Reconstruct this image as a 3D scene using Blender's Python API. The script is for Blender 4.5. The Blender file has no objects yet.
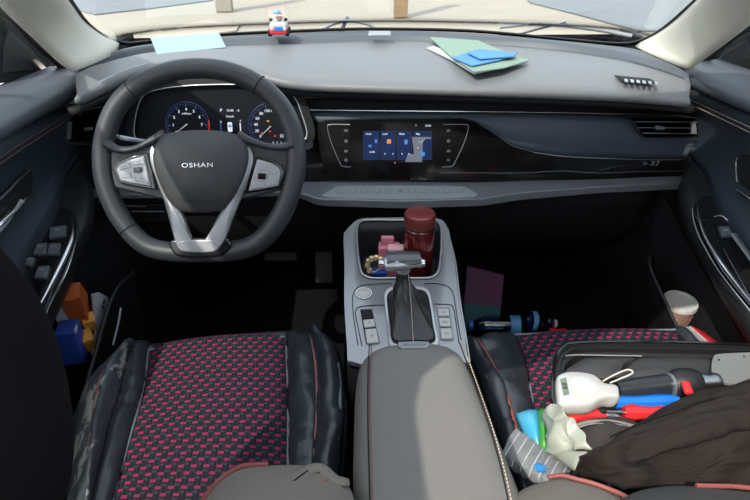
import bpy, bmesh, math, random
from mathutils import Vector, Matrix, noise
random.seed(4)
S = bpy.context.scene
COL = S.collection

# ---------------------------------------------------------------- camera
CAM = Vector((-0.11, 0.0, 1.05)); PITCH = math.radians(31); YAW = math.radians(2.7); FPX = 542.0
cd = bpy.data.cameras.new('camera'); cam = bpy.data.objects.new('camera', cd); COL.objects.link(cam)
cd.sensor_width = 36; cd.lens = FPX / 750 * 36; cd.clip_start = 0.01; cd.clip_end = 200
cam.location = CAM; cam.rotation_euler = (math.radians(90) - PITCH, 0, -YAW)
S.camera = cam

# ---------------------------------------------------------------- world, sun, exposure
w = bpy.data.worlds.new('sky'); S.world = w; w.use_nodes = True
nt = w.node_tree; bg = nt.nodes['Background']
sky = nt.nodes.new('ShaderNodeTexSky'); sky.sky_type = 'NISHITA'; sky.sun_disc = False
sky.sun_elevation = math.radians(50); sky.sun_rotation = math.radians(216); sky.air_density = 1.0; sky.dust_density = 3.0
mixw = nt.nodes.new('ShaderNodeMixRGB'); mixw.inputs[0].default_value = 0.55
hs = nt.nodes.new('ShaderNodeHueSaturation'); hs.inputs['Saturation'].default_value = 0.75
nt.links.new(sky.outputs[0], hs.inputs['Color']); nt.links.new(hs.outputs[0], mixw.inputs[1])
mixw.inputs[2].default_value = (5.2, 5.5, 6.0, 1)
nt.links.new(mixw.outputs[0], bg.inputs[0]); bg.inputs[1].default_value = 0.30
sl = bpy.data.lights.new('sun', 'SUN'); sl.energy = 3.6; sl.angle = math.radians(0.6); sl.color = (1, .93, .82)
sun = bpy.data.objects.new('sun', sl); COL.objects.link(sun)
SUND = Vector((0.45, 0.62, -0.85))
sun.rotation_euler = SUND.to_track_quat('-Z', 'Y').to_euler()
S.view_settings.view_transform = 'Standard'; S.view_settings.look = 'None'; S.view_settings.gamma = 1
S.view_settings.use_curve_mapping = False
S.view_settings.exposure = 0.5

# ---------------------------------------------------------------- helpers: real points from sight lines meeting real planes
_f = Vector((math.sin(YAW)*math.cos(PITCH), math.cos(YAW)*math.cos(PITCH), -math.sin(PITCH)))
_r = Vector((math.cos(YAW), -math.sin(YAW), 0))
_u = Vector((math.sin(YAW)*math.sin(PITCH), math.cos(YAW)*math.sin(PITCH), math.cos(PITCH)))
def ray(px, py): return _f + _r*((px-375)/FPX) + _u*((250-py)/FPX)
def AX(px, py, X): d = ray(px, py); return CAM + d*((X-CAM.x)/d.x)
def AY(px, py, Y): d = ray(px, py); return CAM + d*((Y-CAM.y)/d.y)
def AZ(px, py, Z): d = ray(px, py); return CAM + d*((Z-CAM.z)/d.z)
def AP(px, py, p0, n): d = ray(px, py); return CAM + d*((Vector(p0)-CAM).dot(n)/d.dot(n))

def cr(pts, n, closed=False):
    """Catmull-Rom through pts, resampled to n points by arc length."""
    P = [Vector(p) for p in pts]; m = len(P); out = []
    segs = m if closed else m-1
    for i in range(segs):
        a = P[(i-1) % m] if (closed or i > 0) else P[0]*2-P[1]
        b = P[i % m]; c = P[(i+1) % m]
        d = P[(i+2) % m] if (closed or i+2 < m) else P[-1]*2-P[-2]
        for k in range(10):
            t = k/10
            out.append(0.5*((2*b)+(c-a)*t+(2*a-5*b+4*c-d)*t*t+(-a+3*b-3*c+d)*t**3))
    out.append(P[0].copy() if closed else P[-1].copy())
    L = [0]
    for i in range(1, len(out)): L.append(L[-1]+(out[i]-out[i-1]).length)
    T = L[-1]; res = []; j = 0
    cnt = n if closed else n-1
    for k in range(n):
        s = T*k/cnt
        while j < len(L)-2 and L[j+1] < s: j += 1
        dd = L[j+1]-L[j]
        res.append(out[j].lerp(out[j+1], (s-L[j])/dd if dd > 1e-9 else 0))
    return res

def lin(pts, x):
    """piecewise linear through (x, a, b...) tuples"""
    if x <= pts[0][0]: p, q = pts[0], pts[1]
    elif x >= pts[-1][0]: p, q = pts[-2], pts[-1]
    else:
        for i in range(len(pts)-1):
            if pts[i][0] <= x <= pts[i+1][0]: p, q = pts[i], pts[i+1]; break
    t = (x-p[0])/(q[0]-p[0])
    return [p[k]+(q[k]-p[k])*t for k in range(1, len(p))]

def loft(bm, rows, cl=False, closerows=False, uvs=None):
    V = [[bm.verts.new(p) for p in r] for r in rows]
    n = len(rows[0]); R = len(rows)
    for i in range(R if closerows else R-1):
        for j in range(n if cl else n-1):
            a, b, c, d = V[i][j], V[i][(j+1) % n], V[(i+1) % R][(j+1) % n], V[(i+1) % R][j]
            try: bm.faces.new((a, b, c, d))
            except ValueError: pass
    return V
def cap(bm, vs):
    try: bm.faces.new(vs)
    except ValueError: pass
def tube(bm, pts, r, closed=False, res=10, flat=1.0, up=None):
    """swept tube; r number or list; flat squashes along 'up'"""
    P = [Vector(p) for p in pts]; n = len(P); rows = []
    prev = None
    for i in range(n):
        if closed: t = P[(i+1) % n]-P[(i-1) % n]
        else: t = P[min(i+1, n-1)]-P[max(i-1, 0)]
        t.normalize()
        u = Vector(up) if up else (prev if prev else Vector((0, 0, 1)))
        if abs(u.dot(t)) > .98 and not prev: u = Vector((1, 0, 0))
        s = t.cross(u).normalized(); u2 = s.cross(t).normalized()
        if not up: prev = u2
        rr = r[i] if isinstance(r, (list, tuple)) else r
        rows.append([P[i]+s*(math.cos(a)*rr)+u2*(math.sin(a)*rr*flat) for a in [2*math.pi*k/res for k in range(res)]])
    V = loft(bm, rows, cl=True, closerows=closed)
    if not closed: cap(bm, V[0][::-1]); cap(bm, V[-1])
    return V
def lathe(bm, prof, M=None, res=32, capends=True):
    M = M or Matrix()
    rows = [[M @ Vector((r*math.cos(2*math.pi*k/res), r*math.sin(2*math.pi*k/res), z)) for k in range(res)] for r, z in prof]
    V = loft(bm, rows, cl=True)
    if capends: cap(bm, V[0][::-1]); cap(bm, V[-1])
    return V
def plate(bm, outline, off):
    """closed outline extruded along off (solid)"""
    o = Vector(off); P = [Vector(p) for p in outline]
    a = [bm.verts.new(p) for p in P]; b = [bm.verts.new(p+o) for p in P]
    n = len(P); cap(bm, a[::-1]); cap(bm, b)
    for i in range(n): cap(bm, (a[i], a[(i+1) % n], b[(i+1) % n], b[i]))
def dome(bm, outline, n, h, rings=5, base=0.004, shrink=.25):
    """pillowed plate: outline rises along n by h towards the middle, with a short skirt of depth base"""
    P = [Vector(p) for p in outline]; c = sum(P, Vector())/len(P); n = Vector(n).normalized()
    rows = [[p-n*base for p in P]]
    for k in range(rings+1):
        t = k/rings; s = 1-t*.97
        rows.append([c+(p-c)*s+n*h*(1-(1-t)**2.2) for p in P])
    V = loft(bm, rows, cl=True); cap(bm, V[-1]); cap(bm, V[0][::-1])
def ringplate(bm, outer, inner, off):
    o = Vector(off)
    A_ = [Vector(p) for p in outer]; B_ = [Vector(p) for p in inner]
    loft(bm, [A_, B_, [p+o for p in B_], [p+o for p in A_]], cl=True, closerows=True)
def box(bm, c, s, M=None, bev=0.0):
    c = Vector(c); r = bmesh.ops.create_cube(bm, size=1)
    R = M if M else Matrix()
    for v in r['verts']: v.co = R @ Vector((v.co.x*s[0], v.co.y*s[1], v.co.z*s[2])) + c
    if bev:
        es = {e for v in r['verts'] for e in v.link_edges}
        bmesh.ops.bevel(bm, geom=list(es), offset=bev, segments=3, affect='EDGES', profile=.6)
def rrect(w, h, r, n=6):
    pts = []
    for cx, cy, a0 in ((w/2-r, h/2-r, 0), (-w/2+r, h/2-r, 90), (-w/2+r, -h/2+r, 180), (w/2-r, -h/2+r, 270)):
        for k in range(n+1):
            a = math.radians(a0+90*k/n); pts.append((cx+r*math.cos(a), cy+r*math.sin(a)))
    return pts
def frame(o, xdir, ydir):
    """matrix with local x, y along xdir, ydir at o; z = x cross y"""
    x = Vector(xdir).normalized(); z = x.cross(Vector(ydir)).normalized(); y = z.cross(x)
    M = Matrix((x, y, z)).transposed().to_4x4(); M.translation = Vector(o); return M
def B(): return bmesh.new()
def obj(name, bm, m, parent=None, smooth=True, bev=0, sub=0, solid=0, offset=-1, angle=40, uvscale=None):
    bmesh.ops.remove_doubles(bm, verts=bm.verts, dist=1e-6)
    bmesh.ops.recalc_face_normals(bm, faces=bm.faces)
    me = bpy.data.meshes.new(name); bm.to_mesh(me); bm.free()
    if smooth:
        for p in me.polygons: p.use_smooth = True
        if angle < 180: me.set_sharp_from_angle(angle=math.radians(angle))
    o = bpy.data.objects.new(name, me); COL.objects.link(o)
    if isinstance(m, (list, tuple)):
        for k in m: me.materials.append(k)
    else: me.materials.append(m)
    if parent: o.parent = parent; o.matrix_parent_inverse = Matrix()
    if parent and parent.type == 'EMPTY': o.location = -parent.location if False else (0, 0, 0)
    if solid:
        d = o.modifiers.new('s', 'SOLIDIFY'); d.thickness = solid; d.offset = offset
    if bev:
        d = o.modifiers.new('b', 'BEVEL'); d.width = bev; d.segments = 3; d.limit_method = 'ANGLE'; d.angle_limit = math.radians(35)
    if sub:
        d = o.modifiers.new('u', 'SUBSURF'); d.levels = sub; d.render_levels = sub
    return o
def tag(o, label=None, cat=None, group=None, kind=None):
    if label: o['label'] = label
    if cat: o['category'] = cat
    if group: o['group'] = group
    if kind: o['kind'] = kind
    return o
THINGS = []
def thing(name, label, cat, loc=(0, 0, 0), group=None):
    o = bpy.data.objects.new(name, None); COL.objects.link(o); o.empty_display_size = .05
    tag(o, label, cat, group); THINGS.append((o, Vector(loc))); return o
def settle():
    """put each thing's empty at its base, its parts keep their place"""
    for o, l in THINGS:
        o.location = l
        for c in o.children: c.matrix_parent_inverse = Matrix.Translation(-l)
def text(name, body, M, size, m, parent, depth=.0004, sx=1.0, spacing=1.0, bold=0.0):
    cu = bpy.data.curves.new(name, 'FONT'); cu.body = body; cu.size = size; cu.extrude = depth; cu.align_x = 'CENTER'; cu.align_y = 'CENTER'
    cu.space_character = spacing; cu.offset = bold; cu.resolution_u = 3
    t = bpy.data.objects.new(name, cu); COL.objects.link(t)
    dg = bpy.context.evaluated_depsgraph_get()
    me = bpy.data.meshes.new_from_object(t.evaluated_get(dg)); bpy.data.objects.remove(t)
    me.transform(M @ Matrix.Diagonal((sx, 1, 1, 1))); me.materials.clear(); me.materials.append(m)
    o = bpy.data.objects.new(name, me); COL.objects.link(o); o.parent = parent; return o

# ---------------------------------------------------------------- materials
def mat(name, col, rough=.5, metal=0, bump=0, bscale=400, var=0, vscale=8, coat=0, emit=0, trans=0, alpha=1, spec=.5, sheen=0, col2=None):
    m = bpy.data.materials.new(name); m.use_nodes = True; t = m.node_tree; b = t.nodes['Principled BSDF']
    b.inputs['Base Color'].default_value = (*col, 1); b.inputs['Roughness'].default_value = rough
    b.inputs['Metallic'].default_value = metal; b.inputs['Coat Weight'].default_value = coat
    b.inputs['Coat Roughness'].default_value = .06; b.inputs['Specular IOR Level'].default_value = spec
    b.inputs['Sheen Weight'].default_value = sheen
    if trans: b.inputs['Transmission Weight'].default_value = trans
    if alpha < 1: b.inputs['Alpha'].default_value = alpha
    if emit: b.inputs['Emission Color'].default_value = (*col, 1); b.inputs['Emission Strength'].default_value = emit
    tc = t.nodes.new('ShaderNodeTexCoord')
    nz = t.nodes.new('ShaderNodeTexNoise'); nz.inputs['Scale'].default_value = vscale; nz.inputs['Detail'].default_value = 4
    t.links.new(tc.outputs['Object'], nz.inputs['Vector'])
    mx = t.nodes.new('ShaderNodeMixRGB'); c2 = col2 or tuple(c*(1-var) for c in col)
    mx.inputs[1].default_value = (*col, 1); mx.inputs[2].default_value = (*c2, 1)
    t.links.new(nz.outputs['Fac'], mx.inputs[0]); t.links.new(mx.outputs[0], b.inputs['Base Color'])
    if bump:
        n2 = t.nodes.new('ShaderNodeTexNoise'); n2.inputs['Scale'].default_value = bscale; n2.inputs['Detail'].default_value = 3
        t.links.new(tc.outputs['Object'], n2.inputs['Vector'])
        bp = t.nodes.new('ShaderNodeBump'); bp.inputs['Strength'].default_value = bump; bp.inputs['Distance'].default_value = .001
        t.links.new(n2.outputs['Fac'], bp.inputs['Height']); t.links.new(bp.outputs[0], b.inputs['Normal'])
    return m
M = {}
M['pad'] = mat('soft_pad', (.155, .158, .165), .45, bump=.35, bscale=900, var=.15)
M['ledge'] = mat('ledge_pad', (.070, .080, .095), .45, bump=.3, bscale=900, var=.15)
M['padblue'] = mat('soft_pad_blue', (.065, .088, .118), .45, bump=.3, bscale=900, var=.2)
M['door'] = mat('door_leather', (.028, .040, .056), .42, bump=.35, bscale=700, var=.25)
M['plastic'] = mat('black_plastic', (.012, .013, .015), .5, bump=.3, bscale=800, var=.2)
M['dark'] = mat('dark_plastic', (.010, .010, .012), .7, var=.2, spec=.3)
M['deep'] = mat('deep_carpet', (.006, .006, .007), .95, bump=.6, bscale=500, var=.4, spec=.1)
M['gloss'] = mat('piano_black', (.006, .006, .007), .12, coat=.6, var=.1)
M['chrome'] = mat('chrome', (.75, .76, .78), .18, 1, var=.05)
M['satin'] = mat('satin_silver', (.50, .51, .53), .38, .7, bump=.1, bscale=1500, var=.1)
M['silver'] = mat('silver_paint', (.36, .37, .39), .4, .45, bump=.15, bscale=1200, var=.08)
M['strip'] = mat('silver_strip', (.23, .25, .285), .35, .5, var=.1)
M['beige'] = mat('beige_trim', (.72, .68, .58), .8, bump=.4, bscale=600, var=.12, vscale=5)
M['seal'] = mat('rubber_seal', (.012, .011, .010), .6, var=.2)
M['wheel'] = mat('wheel_leather', (.035, .040, .047), .42, bump=.45, bscale=600, var=.2)
M['hub'] = mat('hub_plastic', (.045, .048, .052), .5, bump=.4, bscale=900, var=.1)
M['seatleather'] = mat('seat_leather', (.028, .034, .042), .27, bump=.8, bscale=45, var=.3, vscale=20)
M['armleather'] = mat('armrest_leather', (.155, .150, .140), .55, bump=.5, bscale=700, var=.12, vscale=6)
M['backcloth'] = mat('backrest_cover', (.20, .18, .15), .65, bump=.5, bscale=500, var=.2, vscale=12)
M['black'] = mat('black_cloth', (.010, .008, .009), .95, bump=.3, bscale=300, var=.3, spec=.05)
M['piping'] = mat('coral_piping', (.24, .065, .055), .5, bump=.3, bscale=900, var=.2)
M['pipedull'] = mat('pink_piping', (.30, .12, .12), .5, bump=.3, bscale=900, var=.3)
M['thread'] = mat('cream_thread', (.62, .50, .38), .7, var=.3, vscale=200)
M['threadred'] = mat('red_thread', (.24, .10, .09), .7, var=.3, vscale=200)
M['greypipe'] = mat('grey_edge_piping', (.16, .19, .22), .45, var=.3)
M['jacket'] = mat('brown_jacket', (.017, .012, .010), .85, bump=.5, bscale=260, var=.5, vscale=9, spec=.3)
_t = M['jacket'].node_tree; _b = _t.nodes['Principled BSDF']; _tc = _t.nodes.new('ShaderNodeTexCoord'); _mp = _t.nodes.new('ShaderNodeMapping')
_mp.inputs['Rotation'].default_value = (0, 0, math.radians(-35)); _mp.inputs['Scale'].default_value = (7, 26, 12)
_n = _t.nodes.new('ShaderNodeTexNoise'); _n.inputs['Scale'].default_value = 1.4; _n.inputs['Detail'].default_value = 2.5; _n.inputs['Distortion'].default_value = .8
_bp = _t.nodes.new('ShaderNodeBump'); _bp.inputs['Strength'].default_value = .65; _bp.inputs['Distance'].default_value = .03
_t.links.new(_tc.outputs['Object'], _mp.inputs[0]); _t.links.new(_mp.outputs[0], _n.inputs['Vector']); _t.links.new(_n.outputs['Fac'], _bp.inputs['Height'])
_old = _b.inputs['Normal'].links[0].from_node; _t.links.new(_bp.outputs[0], _old.inputs['Normal'])
M['white'] = mat('white_plastic', (.46, .46, .44), .4, var=.06)
M['greyknit'] = mat('grey_button', (.45, .50, .55), .45, var=.1)
M['numgrey'] = mat('print_grey', (.30, .31, .33), .5, var=.05)
M['thermos'] = mat('red_thermos', (.24, .025, .025), .25, .55, var=.3, vscale=30, coat=.5)
M['pink'] = mat('pink_plastic', (.70, .22, .30), .4, var=.15, vscale=25)
M['gold'] = mat('gold_beads', (.75, .58, .35), .3, .5, var=.3, vscale=90)
M['redp'] = mat('red_plastic', (.62, .025, .03), .35, var=.1)
M['bluep'] = mat('blue_plastic', (.01, .16, .62), .35, var=.1)
M['steel'] = mat('tool_steel', (.45, .46, .47), .3, 1, var=.2, vscale=40)
M['orange'] = mat('orange_pack', (.60, .13, .03), .5, var=.5, vscale=40)
M['amber'] = mat('amber_box', (.75, .33, .06), .5, var=.2, vscale=30)
M['bluebox'] = mat('blue_box', (.02, .06, .32), .5, var=.2, vscale=30)
M['keydim'] = mat('key_dim', (.10, .10, .11), .5, var=.05)
M['paper'] = mat('white_paper', (.42, .44, .46), .7, var=.08, vscale=30)
M['bluepaper'] = mat('pale_blue_paper', (.27, .37, .44), .7, var=.05)
M['green'] = mat('pale_green_booklet', (.20, .28, .22), .7, var=.12, vscale=30)
M['bluecloth'] = mat('blue_folded_cloth', (.08, .24, .52), .8, bump=.5, bscale=400, var=.2)
M['purple'] = mat('purple_carton', (.14, .05, .115), .6, var=.2)
M['teal'] = mat('teal_print', (.02, .09, .105), .6, var=.2)
M['cup'] = mat('brown_cup', (.32, .20, .15), .7, var=.3, vscale=60)
M['glassd'] = mat('lcd_glass', (.16, .19, .13), .15, var=.15, vscale=60)
M['carpaint'] = mat('white_car_paint', (.75, .75, .73), .25, coat=.6, var=.03)

def clear(name, col=(1, 1, 1), rough=.02, fac=.08, fres=1.2):
    m = bpy.data.materials.new(name); m.use_nodes = True; t = m.node_tree; t.nodes.clear()
    o = t.nodes.new('ShaderNodeOutputMaterial'); tr = t.nodes.new('ShaderNodeBsdfTransparent'); tr.inputs[0].default_value = (*col, 1)
    g = t.nodes.new('ShaderNodeBsdfGlossy'); g.inputs['Roughness'].default_value = rough
    fr = t.nodes.new('ShaderNodeFresnel'); fr.inputs[0].default_value = fres
    mx = t.nodes.new('ShaderNodeMixShader')
    ad = t.nodes.new('ShaderNodeMath'); ad.operation = 'ADD'; ad.inputs[1].default_value = fac; ad.use_clamp = True
    ge = t.nodes.new('ShaderNodeNewGeometry'); iv = t.nodes.new('ShaderNodeMath'); iv.operation = 'SUBTRACT'; iv.inputs[0].default_value = 1
    ml = t.nodes.new('ShaderNodeMath'); ml.operation = 'MULTIPLY'
    t.links.new(ge.outputs['Backfacing'], iv.inputs[1]); t.links.new(fr.outputs[0], ml.inputs[0]); t.links.new(iv.outputs[0], ml.inputs[1])
    t.links.new(ml.outputs[0], ad.inputs[0]); t.links.new(ad.outputs[0], mx.inputs[0])
    t.links.new(tr.outputs[0], mx.inputs[1]); t.links.new(g.outputs[0], mx.inputs[2]); t.links.new(mx.outputs[0], o.inputs[0])
    return m
M['glass'] = clear('windscreen_glass', (.93, .96, .95), fac=.01)
M['clearplastic'] = clear('clear_plastic', (.80, .84, .88), .12, .22, 1.35)
M['bottle'] = clear('clear_bottle', (.30, .52, .72), .08, .12, 1.3)

def weave(name, pink=(.24, .018, .075), grey=(.032, .038, .047), base=(.008, .010, .016), su=52.0, sv=82.0):
    """woven seat fabric: staggered pink dashes over a dark and grey grid, laid in the patch's own UV (metres)"""
    m = bpy.data.materials.new(name); m.use_nodes = True; t = m.node_tree; b = t.nodes['Principled BSDF']; L = t.links
    uv = t.nodes.new('ShaderNodeUVMap'); sp = t.nodes.new('ShaderNodeSeparateXYZ'); L.new(uv.outputs[0], sp.inputs[0])
    def mth(op, a, b_=None, c=None):
        n = t.nodes.new('ShaderNodeMath'); n.operation = op
        for i, v in enumerate((a, b_, c)):
            if v is None: continue
            if isinstance(v, (int, float)): n.inputs[i].default_value = v
            else: L.new(v, n.inputs[i])
        return n.outputs[0]
    U = mth('MULTIPLY', sp.outputs[0], su); Vv = mth('MULTIPLY', sp.outputs[1], sv)
    row = mth('FLOOR', Vv); par = mth('MODULO', mth('ABSOLUTE', row), 2.0)
    U2 = mth('ADD', U, mth('MULTIPLY', par, .5))
    fu = mth('FRACT', U2); fv = mth('FRACT', Vv)
    a = mth('MULTIPLY', mth('GREATER_THAN', fu, .54), mth('GREATER_THAN', fv, .57))
    # every third pair of rows carries fewer dashes
    g = mth('MULTIPLY', mth('LESS_THAN', fu, .34), mth('MULTIPLY', mth('GREATER_THAN', fv, .25), mth('LESS_THAN', fv, .6)))
    g2 = mth('MULTIPLY', mth('LESS_THAN', mth('FRACT', mth('MULTIPLY', U, 3.0)), .4), .5)
    m1 = t.nodes.new('ShaderNodeMixRGB'); m1.inputs[1].default_value = (*base, 1); m1.inputs[2].default_value = (*grey, 1)
    L.new(mth('MAXIMUM', g, mth('MULTIPLY', g2, .7)), m1.inputs[0])
    m2 = t.nodes.new('ShaderNodeMixRGB'); L.new(m1.outputs[0], m2.inputs[1]); m2.inputs[2].default_value = (*pink, 1)
    L.new(a, m2.inputs[0]); L.new(m2.outputs[0], b.inputs['Base Color'])
    b.inputs['Roughness'].default_value = .8; b.inputs['Specular IOR Level'].default_value = .2
    bp = t.nodes.new('ShaderNodeBump'); bp.inputs['Strength'].default_value = .5; bp.inputs['Distance'].default_value = .001
    L.new(a, bp.inputs['Height']); L.new(bp.outputs[0], b.inputs['Normal'])
    return m
M['weave'] = weave('pink_woven_fabric')

def emis(name, col, k):
    m = bpy.data.materials.new(name); m.use_nodes = True; t = m.node_tree; b = t.nodes['Principled BSDF']
    b.inputs['Base Color'].default_value = (0.005, .005, .006, 1); b.inputs['Roughness'].default_value = .3
    tc = t.nodes.new('ShaderNodeTexCoord'); nz = t.nodes.new('ShaderNodeTexNoise'); nz.inputs['Scale'].default_value = 60
    t.links.new(tc.outputs['Object'], nz.inputs['Vector'])
    mx = t.nodes.new('ShaderNodeMixRGB'); mx.inputs[1].default_value = (*col, 1); mx.inputs[2].default_value = (*[c*.7 for c in col], 1)
    t.links.new(nz.outputs['Fac'], mx.inputs[0]); t.links.new(mx.outputs[0], b.inputs['Emission Color'])
    b.inputs['Emission Strength'].default_value = k
    return m
M['e_white'] = emis('screen_white', (.75, .82, .95), .8)
M['e_blue'] = emis('screen_blue', (.012, .035, .15), .5)
M['e_lblue'] = emis('screen_light_blue', (.10, .30, .75), .7)
M['e_dial'] = emis('dial_blue', (.05, .12, .50), .5)
M['e_dim'] = emis('dial_dim', (.03, .07, .30), .25)
M['e_red'] = emis('warning_red', (.75, .05, .04), .6)
M['e_orange'] = emis('icon_orange', (.85, .35, .10), .7)
M['e_green'] = emis('icon_green', (.25, .80, .45), .7)
M['e_map'] = emis('map_grey', (.20, .22, .27), .7)

# ================================================================ SETTING
# ---- outside ground
bm = B(); n = 24
loft(bm, [[Vector((-30+60*i/n, 1.9+(j/n)**2*80, -.385 + .003*math.sin(i*1.7+j))) for i in range(n+1)] for j in range(n+1)])
gm = mat('concrete_yard', (.36, .32, .26), .95, bump=.5, bscale=6, var=.16, vscale=.9)
tag(obj('ground', bm, gm), kind='structure')
slab = mat('grey_paving_and_reflection', (.20, .215, .23), .9, bump=.4, bscale=20, var=.2, vscale=2)
def gpatch(name, px, m, z=-.36):
    bm = B(); plate(bm, [AZ(x, y, z) for x, y in px], (0, 0, -.02)); return tag(obj(name, bm, m, smooth=False), kind='structure')
gpatch('ground', [(60, -12), (150, -10), (215, -8), (212, 0), (150, 8), (95, 14), (60, 5)], slab)
gpatch('ground', [(520, -10), (700, -12), (690, 30), (640, 30), (624, 26), (575, 13), (530, 2)], slab, -.355)  # paving whose bluish grey also paints in a reflection on the windscreen
gpatch('ground', [(118, 38), (160, 30), (205, 20), (240, 24), (236, 30), (150, 42)], mat('pale_tan_paving', (.45, .39, .32), .9, var=.2), -.352)
# ---- unseen rear of the cabin: walls and dark pane added to cut light from behind
for nm, pl in (('wall_left', [(-.76, -.24), (-.78, -.24), (-.78, -1.3), (-.76, -1.3)]), ('wall_right', [(.73, -.24), (.75, -.24), (.75, -1.3), (.73, -1.3)]), ('wall_back', [(-.76, -1.28), (.73, -1.28), (.73, -1.3), (-.76, -1.3)])):
    bm = B(); plate(bm, [Vector((x, y, 0)) for x, y in pl], (0, 0, .80)); tag(obj(nm, bm, M['dark'], smooth=False), kind='structure')
bm = B(); plate(bm, [Vector((-.66, -1.28, .80)), Vector((.64, -1.28, .80)), Vector((.60, -1.22, 1.16)), Vector((-.62, -1.22, 1.16))], (0, -.006, 0)); tag(obj('window_2', bm, mat('privacy_glass', (.03, .03, .035), .1, var=.1), smooth=False), kind='structure')
# ---- cabin floor and firewall
bm = B(); box(bm, (0, .4, -.01), (1.56, 2.9, .02)); tag(obj('floor', bm, M['deep'], smooth=False), kind='structure')
bm = B()
loft(bm, [[Vector((x, y, z)) for x in (-.76, -.3, .3, .76)] for y, z in ((1.55, 0), (1.62, .12), (1.72, .3), (1.74, .76))])
tag(obj('wall_front', bm, M['deep'], solid=.02), kind='structure')
# ---- windscreen
base = [(-.80, 1.14, .775), (-.74, 1.37, .785), (-.66, 1.50, .792), (-.45, 1.60, .792), (0, 1.655, .792), (.45, 1.575, .792), (.62, 1.475, .792), (.70, 1.34, .785), (.77, 1.12, .775)]
bc = cr(base, 33)
def up_glass(p, t):   # t 0..1 from cowl to header
    ax = abs(p.x)
    return Vector((p.x*(1-.10*t), p.y - t*(.95-.35*max(0, (ax-.55)/.25)*.9), p.z + t*(.40-.02*ax)))
bm = B(); loft(bm, [[up_glass(p, t) for p in bc] for t in (0, .15, .3, .5, .75, 1)])
tag(obj('window_1', bm, M['glass'], solid=.005), kind='structure')
# ---- unseen headliner; sunroof opening shaped to place the sun patch on the armrest
bm = B()
inn = [Vector((x, y, 1.19)) for x, y in [(-.407, -.50), (-.407, -.10), (-.407, -.02), (-.387, .045), (-.335, .093), (-.26, .115), (-.10, .18), (.10, .29), (.30, .33), (.38, .28), (.40, .15), (.40, -.50), (.36, -.56), (-.36, -.56)]]
def onrect(p):
    c_ = Vector((0, -.1, 1.19)); d = p-c_; k = min(.68/abs(d.x) if d.x else 9, (.82 if d.y > 0 else 1.15)/abs(d.y) if d.y else 9); return c_+d*k
inn = [Vector(inn[i]).lerp(inn[(i+1) % len(inn)], t_) for i in range(len(inn)) for t_ in (0, .25, .5, .75)]
ringplate(bm, [onrect(p) for p in inn], inn, (0, 0, .03))
tag(obj('ceiling', bm, M['beige'], smooth=False, bev=.004), kind='structure')

def dens(pts, n):
    return [tuple(v) for v in cr(pts, n)]
# ---- windscreen black border line
bl = [AY(66, -2, 1.165), AY(84, 22, 1.30), AY(104, 37, 1.42), AY(125, 43.5, 1.50), AY(150, 41.5, 1.53), AY(225, 34.5, 1.60), AY(300, 31, 1.63), AY(370, 29, 1.64),
      AY(470, 31, 1.62), AY(560, 39, 1.56), AY(610, 43.5, 1.51), AY(636, 43, 1.46), AY(657, 34, 1.36), AY(676, 20, 1.25), AY(702, -3, 1.12)]
ext0 = bl[0] + (bl[0]-bl[1])*2.6; ext1 = bl[-1] + (bl[-1]-bl[-2])*2.4
bm = B(); tube(bm, cr([ext0]+bl+[ext1], 90), .0095, flat=.5, res=8)
tag(obj('trim_3', bm, M['seal']), kind='structure')

# ---- windscreen pillar trims
def pillar(name, inner, outer, mid):
    """inner/outer polylines of world points from the roof down to the dash corner; mid bulges into the cabin"""
    n = 26; a = cr(inner, n); b = cr(outer, n); rows = []
    for i in range(n):
        row = []
        for k in range(9):
            t = k/8; p = a[i].lerp(b[i], t) + Vector(mid)*math.sin(math.pi*t)**.7
            row.append(p)
        rows.append(row)
    bm = B(); loft(bm, rows); return tag(obj(name, bm, M['beige'], solid=.006, offset=0), kind='structure')
a = [AY(66, -2, 1.16), AY(84, 22, 1.295), AY(104, 37, 1.415), AY(118, 43, 1.47), AY(116, 52, 1.44)]
b = [AY(-4, 2, 1.0), AY(16, 22, 1.07), AY(38, 43, 1.13), AY(58, 61, 1.17), AY(72, 72, 1.19)]
pillar('trim_1', [a[0]+(a[0]-a[1])*3.2]+a, [b[0]+(b[0]-b[1])*4]+b, (.022, -.015, .006))
a = [AY(701, -3, 1.115), AY(676, 20, 1.245), AY(657, 34, 1.355), AY(642, 42, 1.43), AY(636, 47, 1.42)]
b = [AY(762, 15, 1.02), AY(744, 29, 1.06), AY(722, 46, 1.11), AY(706, 58, 1.15), AY(690, 70, 1.19)]
pillar('trim_2', [a[0]+(a[0]-a[1])*2.6]+a, [b[0]+(b[0]-b[1])*4]+b, (-.022, -.015, .006))

# ================================================================ DASHBOARD
dash = thing('dashboard', 'long dark dashboard with silver strips spanning the car under the windscreen', 'dashboard', (0, 1.3, .2))
def prow(pts, xs, mode='Y'):
    """row across the dash: pts (px, py, plane value); sampled at px stations xs"""
    r = []
    for x in xs:
        py, v = lin(pts, x); r.append(AY(x, py, v) if mode == 'Y' else AZ(x, py, v))
    return r
def smoothed(pts, n=60):
    c = cr([Vector(p) for p in pts], n); return [tuple(v) for v in c]
XS = [77+i*(689-77)/92 for i in range(93)]
groove = smoothed([(50, 88, .772), (70, 77, .774), (100, 64, .776), (150, 53, .776), (225, 46.5, .776), (300, 43.5, .776), (370, 41, .776), (430, 41, .776), (500, 45, .776), (560, 50.5, .776), (620, 60, .776), (660, 71, .774), (690, 82, .77), (706, 90, .77)])
lip = smoothed([(50, 104, .772), (70, 97, .775), (98, 84, .785), (130, 70, .797), (160, 63, .802), (200, 60, .803), (235, 62.5, .800), (262, 72, .786), (290, 79, .775), (330, 82, .768), (450, 85.5, .766), (560, 89, .765), (640, 92.5, .764), (690, 97, .762), (706, 99, .762)])
G = prow(groove, XS, 'Z'); Lp = prow(lip, XS, 'Z')
rows = []
rows.append([p+Vector((0, .004, -.03)) for p in G])
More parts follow.
